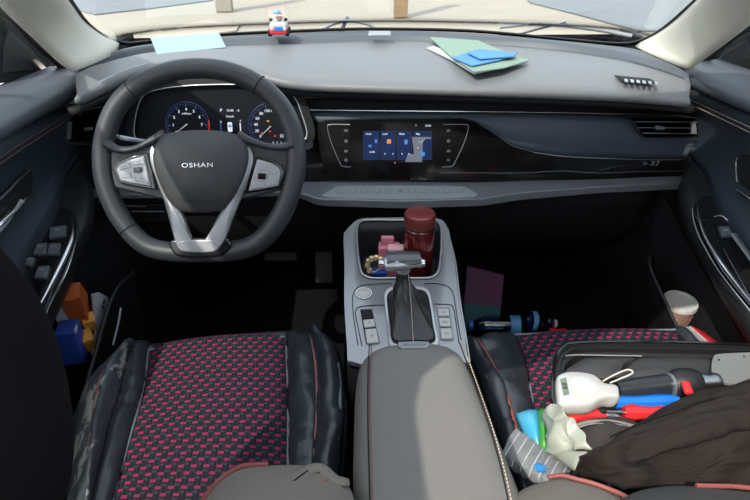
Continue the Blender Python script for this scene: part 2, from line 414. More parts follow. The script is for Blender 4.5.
for k in range(13):
    t = k/12; rows.append([a.lerp(b, t)+Vector((0, 0, .010*math.sin(math.pi*t))) for a, b in zip(G, Lp)])
for dy, dz in ((-.006, -.003), (-.010, -.009), (-.009, -.016), (-.002, -.021), (.015, -.025)):
    rows.append([p+Vector((0, dy, dz)) for p in Lp])
bm = B(); loft(bm, rows); obj('upper_pad', bm, M['pad'], dash, solid=.006, angle=180)
# rear ledge under the glass
back = smoothed([(62, 78, .775), (80, 69, .778), (100, 58, .785), (122, 49, .792), (150, 44.5, .792), (225, 37, .792), (300, 33.5, .792), (370, 31.5, .792), (470, 33.5, .792), (560, 41, .792), (615, 46.5, .790), (640, 50, .787), (664, 60, .78), (688, 73, .772), (704, 82, .77)])
Bk = prow(back, XS, 'Z')
rows = [[p+Vector((0, .034, -.004)) for p in Bk], [p+Vector((0, .018, -.002)) for p in Bk]]
for k in range(9):
    t = k/8; h = .004*math.sin(math.pi*t) + (.004*math.sin(math.pi*min(1, max(0, (t-.45)/.55))) if t > .45 else 0)
    rows.append([a.lerp(b+Vector((0, .006, .004)), t)+Vector((0, 0, h)) for a, b in zip(Bk, G)])
rows.append([p+Vector((0, .001, -.002)) for p in G]); rows.append([p+Vector((0, .006, -.03)) for p in G])
bm = B(); loft(bm, rows); obj('rear_ledge', bm, M['ledge'], dash, solid=.004)
# sensor cover on the ledge
bm = B(); plate(bm, [AZ(369, 32.5, .80), AZ(390, 32.5, .80), AZ(391, 36, .80), AZ(368, 36, .80)], (0, 0, .004)); obj('sensor_cover', bm, M['silver'], dash, bev=.001)
# main dark fascia, dropping from under the lip
FX = [64+i*(698-64)/60 for i in range(61)]
f0 = [p+Vector((0, .012, -.022)) for p in prow(lip, FX, 'Z')]
f1 = prow([(50, 106, 1.235), (130, 98, 1.25), (300, 96, 1.25), (450, 99, 1.25), (690, 106, 1.24), (706, 107, 1.24)], FX)
f2 = prow([(50, 150, 1.23), (300, 150, 1.235), (450, 150, 1.235), (706, 150, 1.225)], FX)
f3 = prow([(50, 192, 1.185), (300, 184, 1.19), (480, 188, 1.19), (706, 178, 1.185)], FX)
bm = B(); loft(bm, [f0, f1, f2, f3]); obj('fascia', bm, M['dark'], dash, solid=.012, angle=60)
FN = Vector((0, -1, .12)).normalized()
def FP(px, py, d=.0):   # point on the fascia plane pushed d toward the cabin
    return AP(px, py, Vector((0, 1.205-d, .59)), FN)
# soft blue-grey panel to the passenger side
top = cr([FP(304, 112, .006), FP(400, 112.5, .006), FP(500, 113.5, .006), FP(600, 116, .006), FP(700, 118, .006)], 50)
bot = cr([FP(320, 124, .012), FP(400, 120, .012), FP(463, 119, .012), FP(478, 123, .012), FP(496, 134, .014), FP(514, 146, .014), FP(536, 152, .014), FP(570, 156, .014), FP(640, 158, .014), FP(700, 158, .014)], 50)
rows = []
for k in range(8):
    t = k/7; rows.append([a.lerp(b, t)+Vector((0, -.006*math.sin(math.pi*t), 0)) for a, b in zip(top, bot)])
bm = B(); loft(bm, rows); obj('soft_panel', bm, M['padblue'], dash, solid=.002)
# twin chrome lines
for nm, pts, r, m in (('chrome_line', [(305, 97.5), (400, 99), (500, 101), (600, 103), (650, 104.5), (686, 107)], .0009, 'satin'),
                      ('chrome_line', [(306, 110), (400, 111), (500, 112), (600, 113.5), (690, 116)], .0016, 'chrome')):
    bm = B(); tube(bm, cr([FP(x, y, .028) for x, y in pts], 40), r, res=8); obj(nm, bm, M[m], dash)
# gloss black insert with the screen, sweeping out to the passenger door
edge = [(316, 126), (319, 121), (328, 119.5), (400, 118), (462, 118), (476, 121), (494, 132), (512, 145), (534, 151.5), (570, 156), (640, 158.5), (701, 158.5), (701, 179), (600, 180.5), (480, 180.5), (400, 181), (330, 181), (324, 170), (319, 150)]
bm = B(); plate(bm, [FP(x, y, .018) for x, y in edge], (0, .02, 0)); insert = obj('gloss_insert', bm, M['gloss'], dash, bev=.002)
bm = B(); tube(bm, cr([FP(x, y, .020) for x, y in [(534, 152.5), (570, 157), (640, 159.5), (700, 159.5)]], 30), .0008, res=6); obj('insert_line', bm, M['strip'], insert)
bm = B(); tube(bm, cr([FP(x, y, .020) for x, y in [(440, 172.5), (520, 173), (560, 171), (600, 173), (640, 171.5), (690, 171)]], 30), .0005, res=6); obj('insert_line', bm, M['strip'], insert)
Fm = frame(FP(655, 163.5, .0205), (1, 0, 0), (0, .12, 1))
text('badge', 'X7', Fm, .017, M['numgrey'], insert, spacing=1.1)
bm = B(); box(bm, FP(645, 163.5, .0205), (.010, .001, .006)); obj('badge_mark', bm, M['strip'], insert)
# touchscreen
def FPoly(bm, pts, d, th=.001): plate(bm, [FP(x, y, d) for x, y in pts], (0, th, 0))
bm = B(); FPoly(bm, [(355, 121.5), (440, 121.5), (439, 171), (357, 171)], .0195); scr = obj('touchscreen', bm, M['gloss'], insert, smooth=False)
TILE = [(363, 379), (380.5, 395.5), (397, 412), (413.5, 432)]
for a, b in TILE:
    bm = B(); FPoly(bm, [(a, 131), (b, 131), (b, 160), (a, 160)], .020, .0004); obj('screen_tile', bm, M['e_blue'], scr, smooth=False)
bm = B(); FPoly(bm, [(412, 137), (431, 137), (431, 139), (423, 139), (422, 162), (405, 162), (408, 154), (414, 154)], .0206, .0004); obj('map_picture', bm, M['e_map'], scr, smooth=False)
Ft = lambda x, y, d=.0212: frame(FP(x, y, d), (1, 0, 0), (0, .12, 1))
for x, y, s, str_ in ((368.5, 134, .0055, 'Clock'), (385, 134, .0055, 'Local'), (402, 134, .0055, 'Music'), (418, 134, .0055, 'Map'), (428, 125.8, .006, '15:46'), (416, 125.8, .006, '*'),
                      (372, 152, .006, '15:46'), (385, 154, .007, '<'), (393, 154, .007, '>'), (402, 154, .007, '<'), (409, 154, .007, '>'), (395, 163.3, .006, '^'), (418, 148, .005, 'N')):
    text('screen_text', str_, Ft(x, y), s, M['e_white'], scr, bold=.00008)
for x, y, wd, hg, m in ((389, 141.5, .011, .012, 'e_orange'), (406, 142, .009, .012, 'e_lblue'), (376, 141, .006, .010, 'e_lblue'), (422.5, 154, .012, .012, 'e_lblue'), (370, 146, .008, .006, 'e_lblue')):
    bm = B(); loftpts = [(Ft(x, y) @ Vector((a*.9, b*.9, 0))) for a, b in rrect(wd, hg, min(wd, hg)*.3, 3)]; plate(bm, loftpts, (0, -.0004, 0)); obj('screen_icon', bm, M[m], scr, smooth=False)
bm = B(); tube(bm, [FP(x, y, .022) for x, y in ((419, 141), (421, 143), (425, 138.5))], .0008, res=5); obj('screen_icon', bm, M['e_green'], scr)
# bracket shaped chrome outlines with the touch keys
for sd, pts in ((-1, [(350, 124.5), (331, 124.5), (327.5, 127), (331, 142), (340, 163), (343, 166.5), (351, 167)]), (1, [(443, 124.5), (465, 124.5), (468.5, 127), (464, 143), (454.5, 163), (451, 166.5), (442, 167)])):
    bm = B(); tube(bm, cr([FP(x, y, .0195) for x, y in pts], 50), .0007, res=6); obj('key_outline', bm, M['satin'], insert)
for x0, ys in ((346, (130.5, 141, 151, 160)), (448.5, (130.5, 141, 151, 160))):
    for k, y in enumerate(ys):
        bm = B(); plate(bm, [Ft(x0, y, .0195) @ Vector((a, b, 0)) for a, b in rrect(.009-.001*(k % 2), .006+.001*(k % 2), .002, 3)], (0, -.0004, 0)); obj('touch_key', bm, M['keydim'], insert, smooth=False)
        bm = B(); plate(bm, [Ft(x0+(-1 if x0 < 400 else 1)*1.5, y+5.2, .0195) @ Vector((a, b, 0)) for a, b in ((-.011, -.0003), (.011, -.0003), (.011, .0003), (-.011, .0003))], (0, -.0003, 0)); obj('key_line', bm, M['plastic'], insert, smooth=False)

# silver ledge below the fascia
t0 = prow([(50, 190, 1.19), (80, 187, 1.19), (300, 182, 1.185), (480, 183, 1.185), (560, 180, 1.185), (706, 176, 1.18)], FX)
t1 = prow([(50, 199, 1.16), (80, 196, 1.155), (296, 192, 1.150), (320, 199.5, 1.130), (400, 201.5, 1.125), (482, 199, 1.130), (520, 193, 1.150), (600, 187, 1.16), (706, 182.5, 1.165)], FX)
t2 = prow([(50, 201, 1.160), (80, 198, 1.155), (296, 195, 1.151), (320, 205, 1.130), (400, 207.5, 1.125), (482, 205, 1.130), (520, 199, 1.150), (600, 192, 1.16), (706, 187, 1.165)], FX)
t3 = [p+Vector((0, .02, -.008)) for p in t2]; t4 = [p+Vector((0, .06, -.01)) for p in t2]
bm = B(); loft(bm, [t0, t1, t2, t3, t4]); obj('silver_ledge', bm, M['strip'], dash, solid=.003, bev=.0015, angle=25)
bm = B(); tube(bm, [p+Vector((0, -.001, 0)) for p in cr(t1[23:46], 60)], .0013, res=6); obj('ledge_edge', bm, M['satin'], dash)
# climate control strip
cn = (AY(330, 190, 1.17)-AY(330, 200, 1.13)).normalized()
def CPn(px, py, h=0):
    a = AY(px, py, 1.165-(py-188)/12*.033); return a+Vector((0, -.2, 1)).normalized()*h
SWG = mat('key_grey', (.21, .25, .27), .35, var=.1)
ce = [(322, 196.5), (336, 188.5), (350, 187.5), (452, 187.5), (465, 188.5), (478, 196), (474, 199), (440, 200.5), (400, 201), (350, 200.5), (326, 199)]
bm = B(); plate(bm, [CPn(x, y, .006) for x, y in ce], (0, .003, -.008)); clim = obj('climate_panel', bm, mat('climate_face', (.24, .28, .30), .3, var=.08), dash, bev=.0015)
for k in range(11):
    x = 341+k*11.8; bm = B(); plate(bm, [CPn(x+a, 193.5+b, .0068) for a, b in ((-4, -2), (4, -2), (4.2, 2), (-4.2, 2))], (0, .001, -.003)); obj('climate_key', bm, SWG, clim, bev=.0006)
    bm = B(); plate(bm, [CPn(x+a, 193.2+b, .0075) for a, b in ((-1.4, -.5), (1.4, -.5), (1.4, .5), (-1.4, .5))], (0, 0, -.0006)); obj('key_print', bm, M['threadred'] if k == 5 else M['silver'], clim, smooth=False)
# lower dashboard: knee panel, glovebox
def lowrow(py_off, Y, Z): return [Vector((x, Y, Z)) for x in [-.68+1.34*i/30 for i in range(31)]]
bm = B(); loft(bm, [lowrow(0, 1.20, .50), lowrow(0, 1.205, .44), lowrow(0, 1.25, .34), lowrow(0, 1.33, .25), lowrow(0, 1.50, .22), lowrow(0, 1.60, .25)]); obj('lower_panel', bm, M['dark'], dash, solid=.01)
bm = B(); tube(bm, cr([Vector((x, y, z)) for x, y, z in ((.14, 1.195, .44), (.16, 1.25, .33), (.20, 1.31, .275), (.55, 1.31, .275), (.60, 1.25, .33), (.61, 1.195, .44))], 50), .002, res=6); obj('glovebox_seam', bm, M['plastic'], dash)
bm = B()
for a, b in (((122, 206), (146, 206.5)), ((124, 211.5), (164, 211.5))): tube(bm, [AY(a[0], a[1], 1.185), AY(b[0], b[1], 1.185)], .0012, res=6)
# two slim coin tray lines
obj('tray_edge', bm, M['strip'], dash)
bm = B(); plate(bm, [AY(x, y, 1.195) for x, y in ((82, 204), (176, 204), (176, 222), (84, 222))], (0, .015, 0)); obj('tray_front', bm, M['plastic'], dash, bev=.003)

# air vents ------------------------------------------------------
def vent(outer, slats, tabs, chromeL, D=.012):
    bm = B(); o = [FP(x, y, D) for x, y in outer]; c = sum(o, Vector())/len(o)
    ringplate(bm, o, [c+(p-c)*.90+Vector((0, .001, 0)) for p in o], (0, .02, 0)); v = obj('air_vent', bm, M['gloss'], dash, bev=.001)
    bm = B(); plate(bm, [p+Vector((0, .03, 0)) for p in o], (0, .004, 0)); obj('vent_cavity', bm, M['dark'], v, smooth=False)
    for a, b, ch in slats:
        bm = B(); pa, pb = FP(a[0], a[1], D), FP(b[0], b[1], D)
        plate(bm, [pa, pb, pb+Vector((0, .022, .004)), pa+Vector((0, .022, .004))], (0, .001, -.003)); obj('slat', bm, M['gloss'], v, bev=.0008)
        if ch:
            bm = B(); tube(bm, [pa+Vector((0, -.001, 0)), pb+Vector((0, -.001, 0))], .0007, res=6); obj('slat_edge', bm, M['satin'], v)
    for pts in tabs:
        bm = B(); plate(bm, [FP(x, y, D+.004) for x, y in pts], (0, .006, 0)); obj('vent_tab', bm, M['satin'], v, bev=.0008)
    for pts, r in chromeL:
        bm = B(); tube(bm, cr([FP(x, y, D+.003) for x, y in pts], 24), r, res=7); obj('vent_trim', bm, M['chrome'], v)
vent([(627, 116.5), (697, 117), (699, 138), (644, 138)],
     [((634, 121.5), (697, 122), 1), ((638, 127.5), (697, 128), 1), ((643, 133), (697, 133.5), 1)],
     [[(656, 126), (665, 127), (665, 130), (656, 129.5)], [(691, 123), (696, 123.5), (697, 134), (692, 134)]],
     [([(627, 116), (633, 122), (643, 137), (650, 138.5), (698, 139)], .0012), ([(628, 116.5), (660, 117), (697, 117.5)], .0008)], .036)
vent([(66, 116), (98, 115), (100, 142), (64, 144)],
     [((68, 121), (98, 120.5), 0), ((68, 129), (98, 128.5), 0), ((66, 136), (98, 135.5), 0)],
     [[(67, 123), (71, 122), (70.5, 139), (66, 140)], [(84, 128), (92, 128), (92, 130.5), (84, 130.5)]],
     [([(66, 118), (67, 141), (72, 144), (100, 144)], .0014)], .036)
bm = B(); tube(bm, cr([FP(x, y, .03) for x, y in [(78, 116), (84, 110.5), (94, 108), (108, 106)]], 24), .0013, res=7); obj('vent_arc', bm, M['satin'], dash)
bm = B(); tube(bm, cr([lp+Vector((0, 0, .001)) for lp in (AZ(98, 83.5, .792), AZ(112, 76.5, .797), AZ(130, 69.5, .806), AZ(150, 63.5, .812))], 24), .0011, res=7); obj('pad_line', bm, M['satin'], dash)
# demister slots on the passenger end of the pad
bm = B(); dm = [AZ(x, y, .778) for x, y in ((614, 76), (650, 79.5), (658, 84.5), (622, 80.5))]; plate(bm, dm, (0, 0, .002)); dv = obj('demister_vent', bm, M['dark'], dash, bev=.0005)
for k in range(6):
    x = 624+k*6; bm = B(); plate(bm, [AZ(x, 79.3+k*.55, .7815), AZ(x+3.2, 79.5+k*.55, .7815), AZ(x+4.2, 82.2+k*.55, .7815), AZ(x+1, 82+k*.55, .7815)], (0, 0, .001)); obj('fin', bm, M['satin'], dv, smooth=False)

# instrument cluster ---------------------------------------------
KN = Vector((0, -1, .30)).normalized()
def KP(px, py, d=0.): return AP(px, py, Vector((-.37, 1.17-d, .64)), KN)
co = [(134, 133), (136, 114), (141, 99), (149, 92), (170, 87.5), (200, 85), (235, 84.5), (262, 86), (284, 91), (295, 98), (302, 115), (307, 134), (300, 141), (262, 146), (200, 148), (150, 144), (138, 140)]
bm = B(); plate(bm, [KP(x, y) for x, y in co], (0, .015, 0)); clus = obj('instrument_cluster', bm, mat('cluster_face', (.004, .005, .009), .55, spec=.12, var=.1), dash, smooth=False)
bm = B(); tube(bm, cr([KP(x, y, .012) for x, y in co], 90, True), .0013, closed=True, res=8); obj('cluster_bezel', bm, M['satin'], clus)
bm = B(); c1 = cr([KP(x, y, .012) for x, y in co], 60, True); c0 = cr([KP(x, y, -.002) for x, y in co], 60, True)
cen = sum(c1, Vector())/60
c2 = [cen+(p-cen)*1.0 + Vector((0, .004, .0)) + (p-cen).normalized()*.018 for p in c1]
loft(bm, [c0, c1, c2, [p+Vector((0, .05, .0)) for p in c2]], cl=True); obj('cluster_shroud', bm, M['dark'], clus)
def dial(cx, cy, R, nums, a0, a1, red, needle):
    F = frame(KP(cx, cy, .001), (1, 0, 0), (0, .30, 1)); n = len(nums)
    g = bpy.data.objects.new('gauge_dial', None)
    bm = B()
    for k in range((n-1)*4+1):
        a = math.radians(a0+(a1-a0)*k/((n-1)*4)); l = .007 if k % 4 == 0 else .003; wd = .0007 if k % 4 == 0 else .0004
        d = Vector((math.cos(a), math.sin(a), 0)); s = Vector((-d.y, d.x, 0))*wd
        plate(bm, [F @ (d*R+s), F @ (d*R-s), F @ (d*(R-l)-s), F @ (d*(R-l)+s)], (0, -.0004, 0))
    g = obj('gauge_dial', bm, M['e_dial'], clus, smooth=False)
    bm = B(); pts = [F @ Vector((math.cos(math.radians(a0+(a1-a0)*k/40))*(R+.003), math.sin(math.radians(a0+(a1-a0)*k/40))*(R+.003), 0)) for k in range(41)]
    tube(bm, pts[:34], .0009, res=5); obj('dial_arc', bm, M['e_dim'], g)
    if red:
        bm = B(); tube(bm, pts[33:], .0012, res=5); obj('dial_arc', bm, M['e_red'], g)
    for k, s in enumerate(nums):
        a = math.radians(a0+(a1-a0)*k/(n-1)); text('dial_number', s, F @ Matrix.Translation((math.cos(a)*(R-.013), math.sin(a)*(R-.013), .0003)), .0085, M['e_white'], g, bold=.0001)
    bm = B(); d = Vector((math.cos(math.radians(needle)), math.sin(math.radians(needle)), 0)); s = Vector((-d.y, d.x, 0))
    plate(bm, [F @ (d*(R*.75)+s*.0004+Vector((0, 0, .002))), F @ (d*(R*.75)-s*.0004+Vector((0, 0, .002))), F @ (-s*.0014+Vector((0, 0, .002))), F @ (s*.0014+Vector((0, 0, .002)))], (0, -.0006, 0)); obj('needle', bm, M['satin'], g, smooth=False)
    return F, g
F1, g1 = dial(187.5, 124, .044, list('0123456789'[:9]), 215, -35, True, 215)
text('dial_caption', 'x1000rpm', F1 @ Matrix.Translation((0, .022, .0004)), .005, M['e_white'], g1)
F2, g2 = dial(271, 126, .046, ['0', '20', '40', '60', '80', '100', '120', '140', '160', '180', '200', '220'], 222, -42, False, 222)
for x, y, m in ((262, 133, 'e_red'), (270, 131.5, 'e_red'), (275, 136, 'e_red'), (268, 121, 'e_orange')):
    bm = B(); plate(bm, [frame(KP(x, y, .002), (1, 0, 0), (0, .3, 1)) @ Vector((a, b, 0)) for a, b in rrect(.005, .004, .0015, 3)], (0, -.0004, 0)); obj('warning_light', bm, M[m], clus, smooth=False)
Kt = lambda x, y: frame(KP(x, y, .0015), (1, 0, 0), (0, .3, 1))
for x, y, s, st in ((221, 110.5, .010, 'P'), (230, 110.5, .007, '15:46'), (238, 110.5, .007, '-6'), (230, 116.5, .006, '0 km/h'), (221, 122, .006, 'E'), (240.5, 121, .006, 'F')):
    text('display_text', st, Kt(x, y), s, M['e_white'], clus, bold=.0001)
bm = B(); plate(bm, [Kt(230, 127) @ Vector((a, b, 0)) for a, b in rrect(.010, .021, .003, 4)], (0, -.0004, 0)); obj('display_car', bm, M['e_white'], clus, smooth=False)
bm = B(); plate(bm, [Kt(230, 126) @ Vector((a, b, .0003)) for a, b in rrect(.007, .005, .001, 3)], (0, -.0004, 0)); obj('display_car', bm, M['e_lblue'], clus, smooth=False)
for x in (221, 240.5):
    bm = B(); plate(bm, [Kt(x, 129) @ Vector((a, b, 0)) for a, b in ((-.0012, -.013), (.0012, -.013), (.0012, .013), (-.0012, .013))], (0, -.0004, 0)); obj('display_bar', bm, M['e_white' if x > 230 else 'e_dial'], clus, smooth=False)
# small grey key beside the cluster
bm = B(); plate(bm, [FP(x, y, .03) for x, y in ((303, 136), (311, 134), (313, 147), (308, 150), (303, 149))], (0, .012, 0)); obj('side_button', bm, M['strip'], dash, bev=.002)

# ================================================================ DOORS
def door(side, label):
    sg = side; off = 0 if sg < 0 else -.03
    t = thing('car_door', label, 'car door', (sg*.74, .6, .02))
    def X(v): return sg*(v+off)                # v = distance from the cabin's middle line
    az = (lambda y: .545+.26*(y-1)) if sg < 0 else (lambda y: .518+.32*(y-1))
    ys = [-.25, -.1, .05, .2, .35, .5, .6, .7, .8, .88, .94, .99, 1.03, 1.06, 1.09, 1.12, 1.16, 1.20, 1.235]
    # belt pad
    bm = B(); rows = []
    for y in ys:
        d = 0 if y < 1.0 else (y-1.0)*.10
        rows.append([Vector((X(v-d), y, z+(.0 if y > .9 else .0))) for v, z in ((.80, .775), (.775, .786), (.745, .782), (.722, .772), (.706, .758), (.702, .745), (.706, .735), (.722, .730), (.74, .732))])
    loft(bm, rows); belt = obj('belt_pad', bm, M['ledge'], t, solid=.005, angle=180, offset=0)
    # main face
    bm = B(); rows = []
    for y in ys:
        a = az(y); f = 1 if y < 1.0 else max(0, 1-(y-1.0)/.13); f = f*f*(3-2*f); d = 0 if y < 1.0 else (y-1.0)*.05
        pts = [(.74, .735), (.728, .72), (.722, .705), (.724, .695), (.733, .68), (.741, .65), (.743, .62), (.740, .60), (.735-.0*f, .585), (.735-.015*f, a+.022), (.735-.03*f, a+.004)]
        rows.append([Vector((X(v-d), y, z)) for v, z in pts])
    loft(bm, rows); face = obj('door_face', bm, M['door'], t, solid=.006, angle=180, offset=0)
    bm = B()
    for k in (0, 1): tube(bm, [Vector((X(.7195-(0 if y < 1 else (y-1)*.05)), y, .702-.009*k)) for y in ys], .0006, res=5)
    obj('stitch_line', bm, M['threadred'] if sg < 0 else M['thread'], face)
    # armrest
    bm = B(); rows = []
    for y in ys[1:]:
        a = az(y); f = 1 if y < 1.0 else max(0.0, 1-(y-1.0)/.16); f = f**.5*1.0; w_ = .075*f+.002
        top = .722; rows.append([Vector((X(top-w_*k), y, a+dz)) for k, dz in ((-.1, .006), (.0, .004), (.3, .001), (.7, .0), (.93, -.002), (1.0, -.010), (1.02, -.03), (.9, -.055), (.6, -.07), (.2, -.10), (.1, -.14))])
    loft(bm, rows); arm = obj('door_armrest', bm, M['plastic'], t, solid=.004, angle=180, offset=0)
    # lower skin
    bm = B(); rows = []
    for y in ys: rows.append([Vector((X(v), y, z)) for v, z in ((.735, az(y)), (.725, .42), (.715, .33), (.712, .2), (.715, .10), (.72, .01))])
    loft(bm, rows); obj('lower_panel', bm, M['dark'], t, solid=.006, angle=180, offset=0)
    # map pocket: inner wall with a rolled rim
    xe = .605 if sg < 0 else .585
    te = [(.30, .25), (.5, .27), (.70, .315), (.80, .35), (.88, .385), (.95, .40), (1.02, .385), (1.08, .36), (1.12, .30)] if sg < 0 else [(.30, .22), (.5, .24), (.70, .265), (.80, .285), (.88, .305), (.95, .33), (1.02, .355), (1.07, .37), (1.11, .34), (1.14, .26)]
    ec = cr([Vector((0, y, z)) for y, z in te], 40); bm = B(); rows = []
    for k in range(7):
        q = k/6; rows.append([Vector((sg*(xe+.02*q+(.09*max(0, (p.y-1.02)/.12)**2)), p.y, p.z*(1-q)+.03*q)) for p in ec])
    loft(bm, rows); pk = obj('pocket_wall', bm, M['deep'], t, solid=.005, angle=180, offset=0)
    bm = B(); tube(bm, [p+Vector((-sg*.002, 0, 0)) for p in rows[0]], .0035, res=8); obj('pocket_rim', bm, M['plastic'], pk)
    bm = B(); plate(bm, [Vector((X(.80), -.25, .0)), Vector((X(.80), 1.235, .0)), Vector((X(.80), 1.235, .778)), Vector((X(.80), -.25, .778))], (sg*.01, 0, 0)); obj('outer_skin', bm, M['carpaint'], t, smooth=False)
    # mirror sail panel, window frame, glass
    if sg < 0: fpx = [AX(69, 72, -.725), AX(35, 41, -.742), AX(0, 9, -.752)]; tri = [AX(x, y, xx) for x, y, xx in ((64, 75, -.775), (36, 44, -.775), (0, 12, -.775), (-6, 40, -.775), (-8, 85, -.775), (10, 82, -.775))]
    else: fpx = [AX(691, 70, .692), AX(720, 47, .712), AX(752, 25, .722)]; tri = [AX(x, y, xx) for x, y, xx in ((693, 73, .745), (720, 48, .745), (755, 26, .745), (764, 50, .745), (766, 82, .745), (730, 78, .745))]
    bm = B(); plate(bm, tri, (sg*.012, 0, 0)); sail = obj('mirror_sail', bm, M['dark'], t, bev=.003)
    bm = B(); ins = sum(tri, Vector())/6; plate(bm, [ins+(p-ins)*.62-Vector((sg*.003, 0, 0)) for p in tri], (sg*.006, 0, 0)); obj('sail_inlay', bm, M['plastic'], sail, bev=.002)
    fr_ = fpx+[Vector((X(.72), .80, 1.03)), Vector((X(.68), .45, 1.12)), Vector((X(.66), .05, 1.16)), Vector((X(.66), -.25, 1.15))]
    bm = B(); tube(bm, cr([fr_[0]+(fr_[0]-fr_[1])*.3]+fr_, 60), .010, res=8); obj('window_frame', bm, M['seal'], t)
    bm = B(); low = [Vector((X(.785), y, .785)) for y in (.97, .7, .4, .05, -.25)]; hi = [Vector((X(.75), .965, .95)), Vector((X(.715), .7, 1.055)), Vector((X(.68), .4, 1.13)), Vector((X(.665), .05, 1.16)), Vector((X(.66), -.25, 1.15))]
    loft(bm, [low, hi]); obj('window_glass', bm, M['glass'], t, solid=.004)
    bm = B(); tube(bm, [Vector((X(.775), .985, .785)), Vector((X(.75), .975, .94))], .007, res=8); obj('quarter_post', bm, M['seal'], t)
    # mirror housing outside
    return t, X, az, face, arm
dl, XL, azL, faceL, armL = door(-1, "driver's car door with a four-switch window panel and orange packet in its pocket")
dr, XR, azR, faceR, armR = door(1, "passenger's car door with one window switch, a grab slot and a cup pocket")
def PL(px, py, h=.0): return AP(px, py, Vector((-.66, 1.0, .545+h)), Vector((0, -.26, 1)).normalized())
def PR(px, py, h=.0): return AP(px, py, Vector((.64, 1.0, .518+h)), Vector((0, -.32, 1)).normalized())
UP = Vector((0, -.26, 1)).normalized()
# driver switch panel
pts = [(57, 206), (68, 208), (75, 214), (77.5, 224), (77, 237), (73, 252), (65, 273), (52, 300), (44, 318), (14, 300), (22, 275), (33, 248), (44, 228)]
bm = B(); plate(bm, [PL(x, y, .006) for x, y in pts], (0, .002, -.008)); spn = obj('switch_panel', bm, M['gloss'], dl, bev=.002)
bm = B(); tube(bm, cr([PL(x, y, .007) for x, y in [(73, 213), (77, 222), (77.5, 234), (74.5, 248), (66, 273), (52, 301), (44, 318)]], 40), .0012, res=7); obj('chrome_trim', bm, M['chrome'], spn)
bm = B(); tube(bm, cr([PL(x, y, .008) for x, y in [(70, 214), (73, 224), (72, 236), (66, 252), (56, 273), (46, 293), (38, 308)]], 40), [.0008+.0028*math.sin(math.pi*k/39) for k in range(40)], flat=.6, res=7); obj('chrome_trim', bm, M['chrome'], spn)
bm = B(); tube(bm, cr([PL(x, y, .007) for x, y in [(45, 228), (40, 240), (30, 256), (22, 275)]], 20), .0012, res=7); obj('chrome_trim', bm, M['chrome'], spn)
def pad(name, pts, P, h, th, m, parent, up=UP, bev=.0012):
    bm = B(); plate(bm, [P(x, y, h) for x, y in pts], -up*th); return obj(name, bm, m, parent, bev=bev)
SW = mat('switch_plastic', (.10, .12, .14), .35, coat=.2, var=.1)
for k, pp in enumerate(([(50, 227), (66, 225), (65, 235), (49, 238)], [(37, 243), (47, 242.5), (45, 254), (33, 254)], [(49, 243), (60, 242.5), (58, 254), (47, 254)], [(38, 266), (49, 265), (45, 277), (34, 277)], [(28, 257), (34, 257), (30, 265), (24, 264)])):
    s_ = pad('window_switch', pp, PL, .012, .007, SW, spn)
    c = (sum(p[0] for p in pp)/4, sum(p[1] for p in pp)/4)
    pad('switch_mark', [(c[0]-3, c[1]-2.6), (c[0]+3, c[1]-2.9), (c[0]+2.7, c[1]-1.6), (c[0]-3.2, c[1]-1.2)], PL, .0128, .0008, M['silver'], s_, bev=0)
# passenger switch panel
pts = [(694, 204), (703, 196), (712, 195), (726, 209), (750, 236), (775, 262), (790, 300), (775, 330), (750, 305), (722, 270), (703, 236), (695, 216)]
bm = B(); plate(bm, [PR(x, y, .006) for x, y in pts], (0, .002, -.008)); spr = obj('switch_panel', bm, M['gloss'], dr, bev=.002)
bm = B(); tube(bm, cr([PR(x, y, .007) for x, y in [(694, 203), (692.5, 211), (696, 229), (706, 250), (720, 273), (750, 311), (770, 335)]], 40), .0012, res=7); obj('chrome_trim', bm, M['chrome'], spr)
bm = B(); tube(bm, cr([PR(x, y, .008) for x, y in [(698, 204), (697.5, 212), (703, 231), (712, 248), (725, 267), (750, 300), (768, 322)]], 40), [.0008+.0024*math.sin(math.pi*k/39) for k in range(40)], flat=.6, res=7); obj('chrome_trim', bm, M['chrome'], spr)
s_ = pad('window_switch', [(719, 226), (729, 226), (733, 235), (723, 236)], PR, .012, .007, SW, spr)
pad('switch_mark', [(723, 228.5), (728, 228.5), (729, 231), (724, 231)], PR, .0128, .0008, M['silver'], s_, bev=0)
bm = B(); tube(bm, cr([PR(x, y, .009) for x, y in [(714, 217), (719, 215.5), (725, 218), (735, 229), (737, 235)]], 20), .0012, res=6); obj('switch_rim', bm, M['satin'], spr)
bm = B(); tube(bm, cr([PR(x, y, .012) for x, y in [(733, 234), (742, 246), (752, 260), (764, 280)]], 20), .0065, res=10, flat=.6); obj('grab_handle', bm, SW, spr)
bm = B(); tube(bm, cr([PR(x, y, .009) for x, y in [(724, 249), (733, 266), (746, 290), (760, 314)]], 20), .0012, res=6); obj('slot_trim', bm, M['chrome'], spr)
pad('grab_slot', [(729, 241), (735, 240), (757, 275), (764, 298), (750, 285), (738, 262)], PR, .0075, .004, M['deep'], spr)
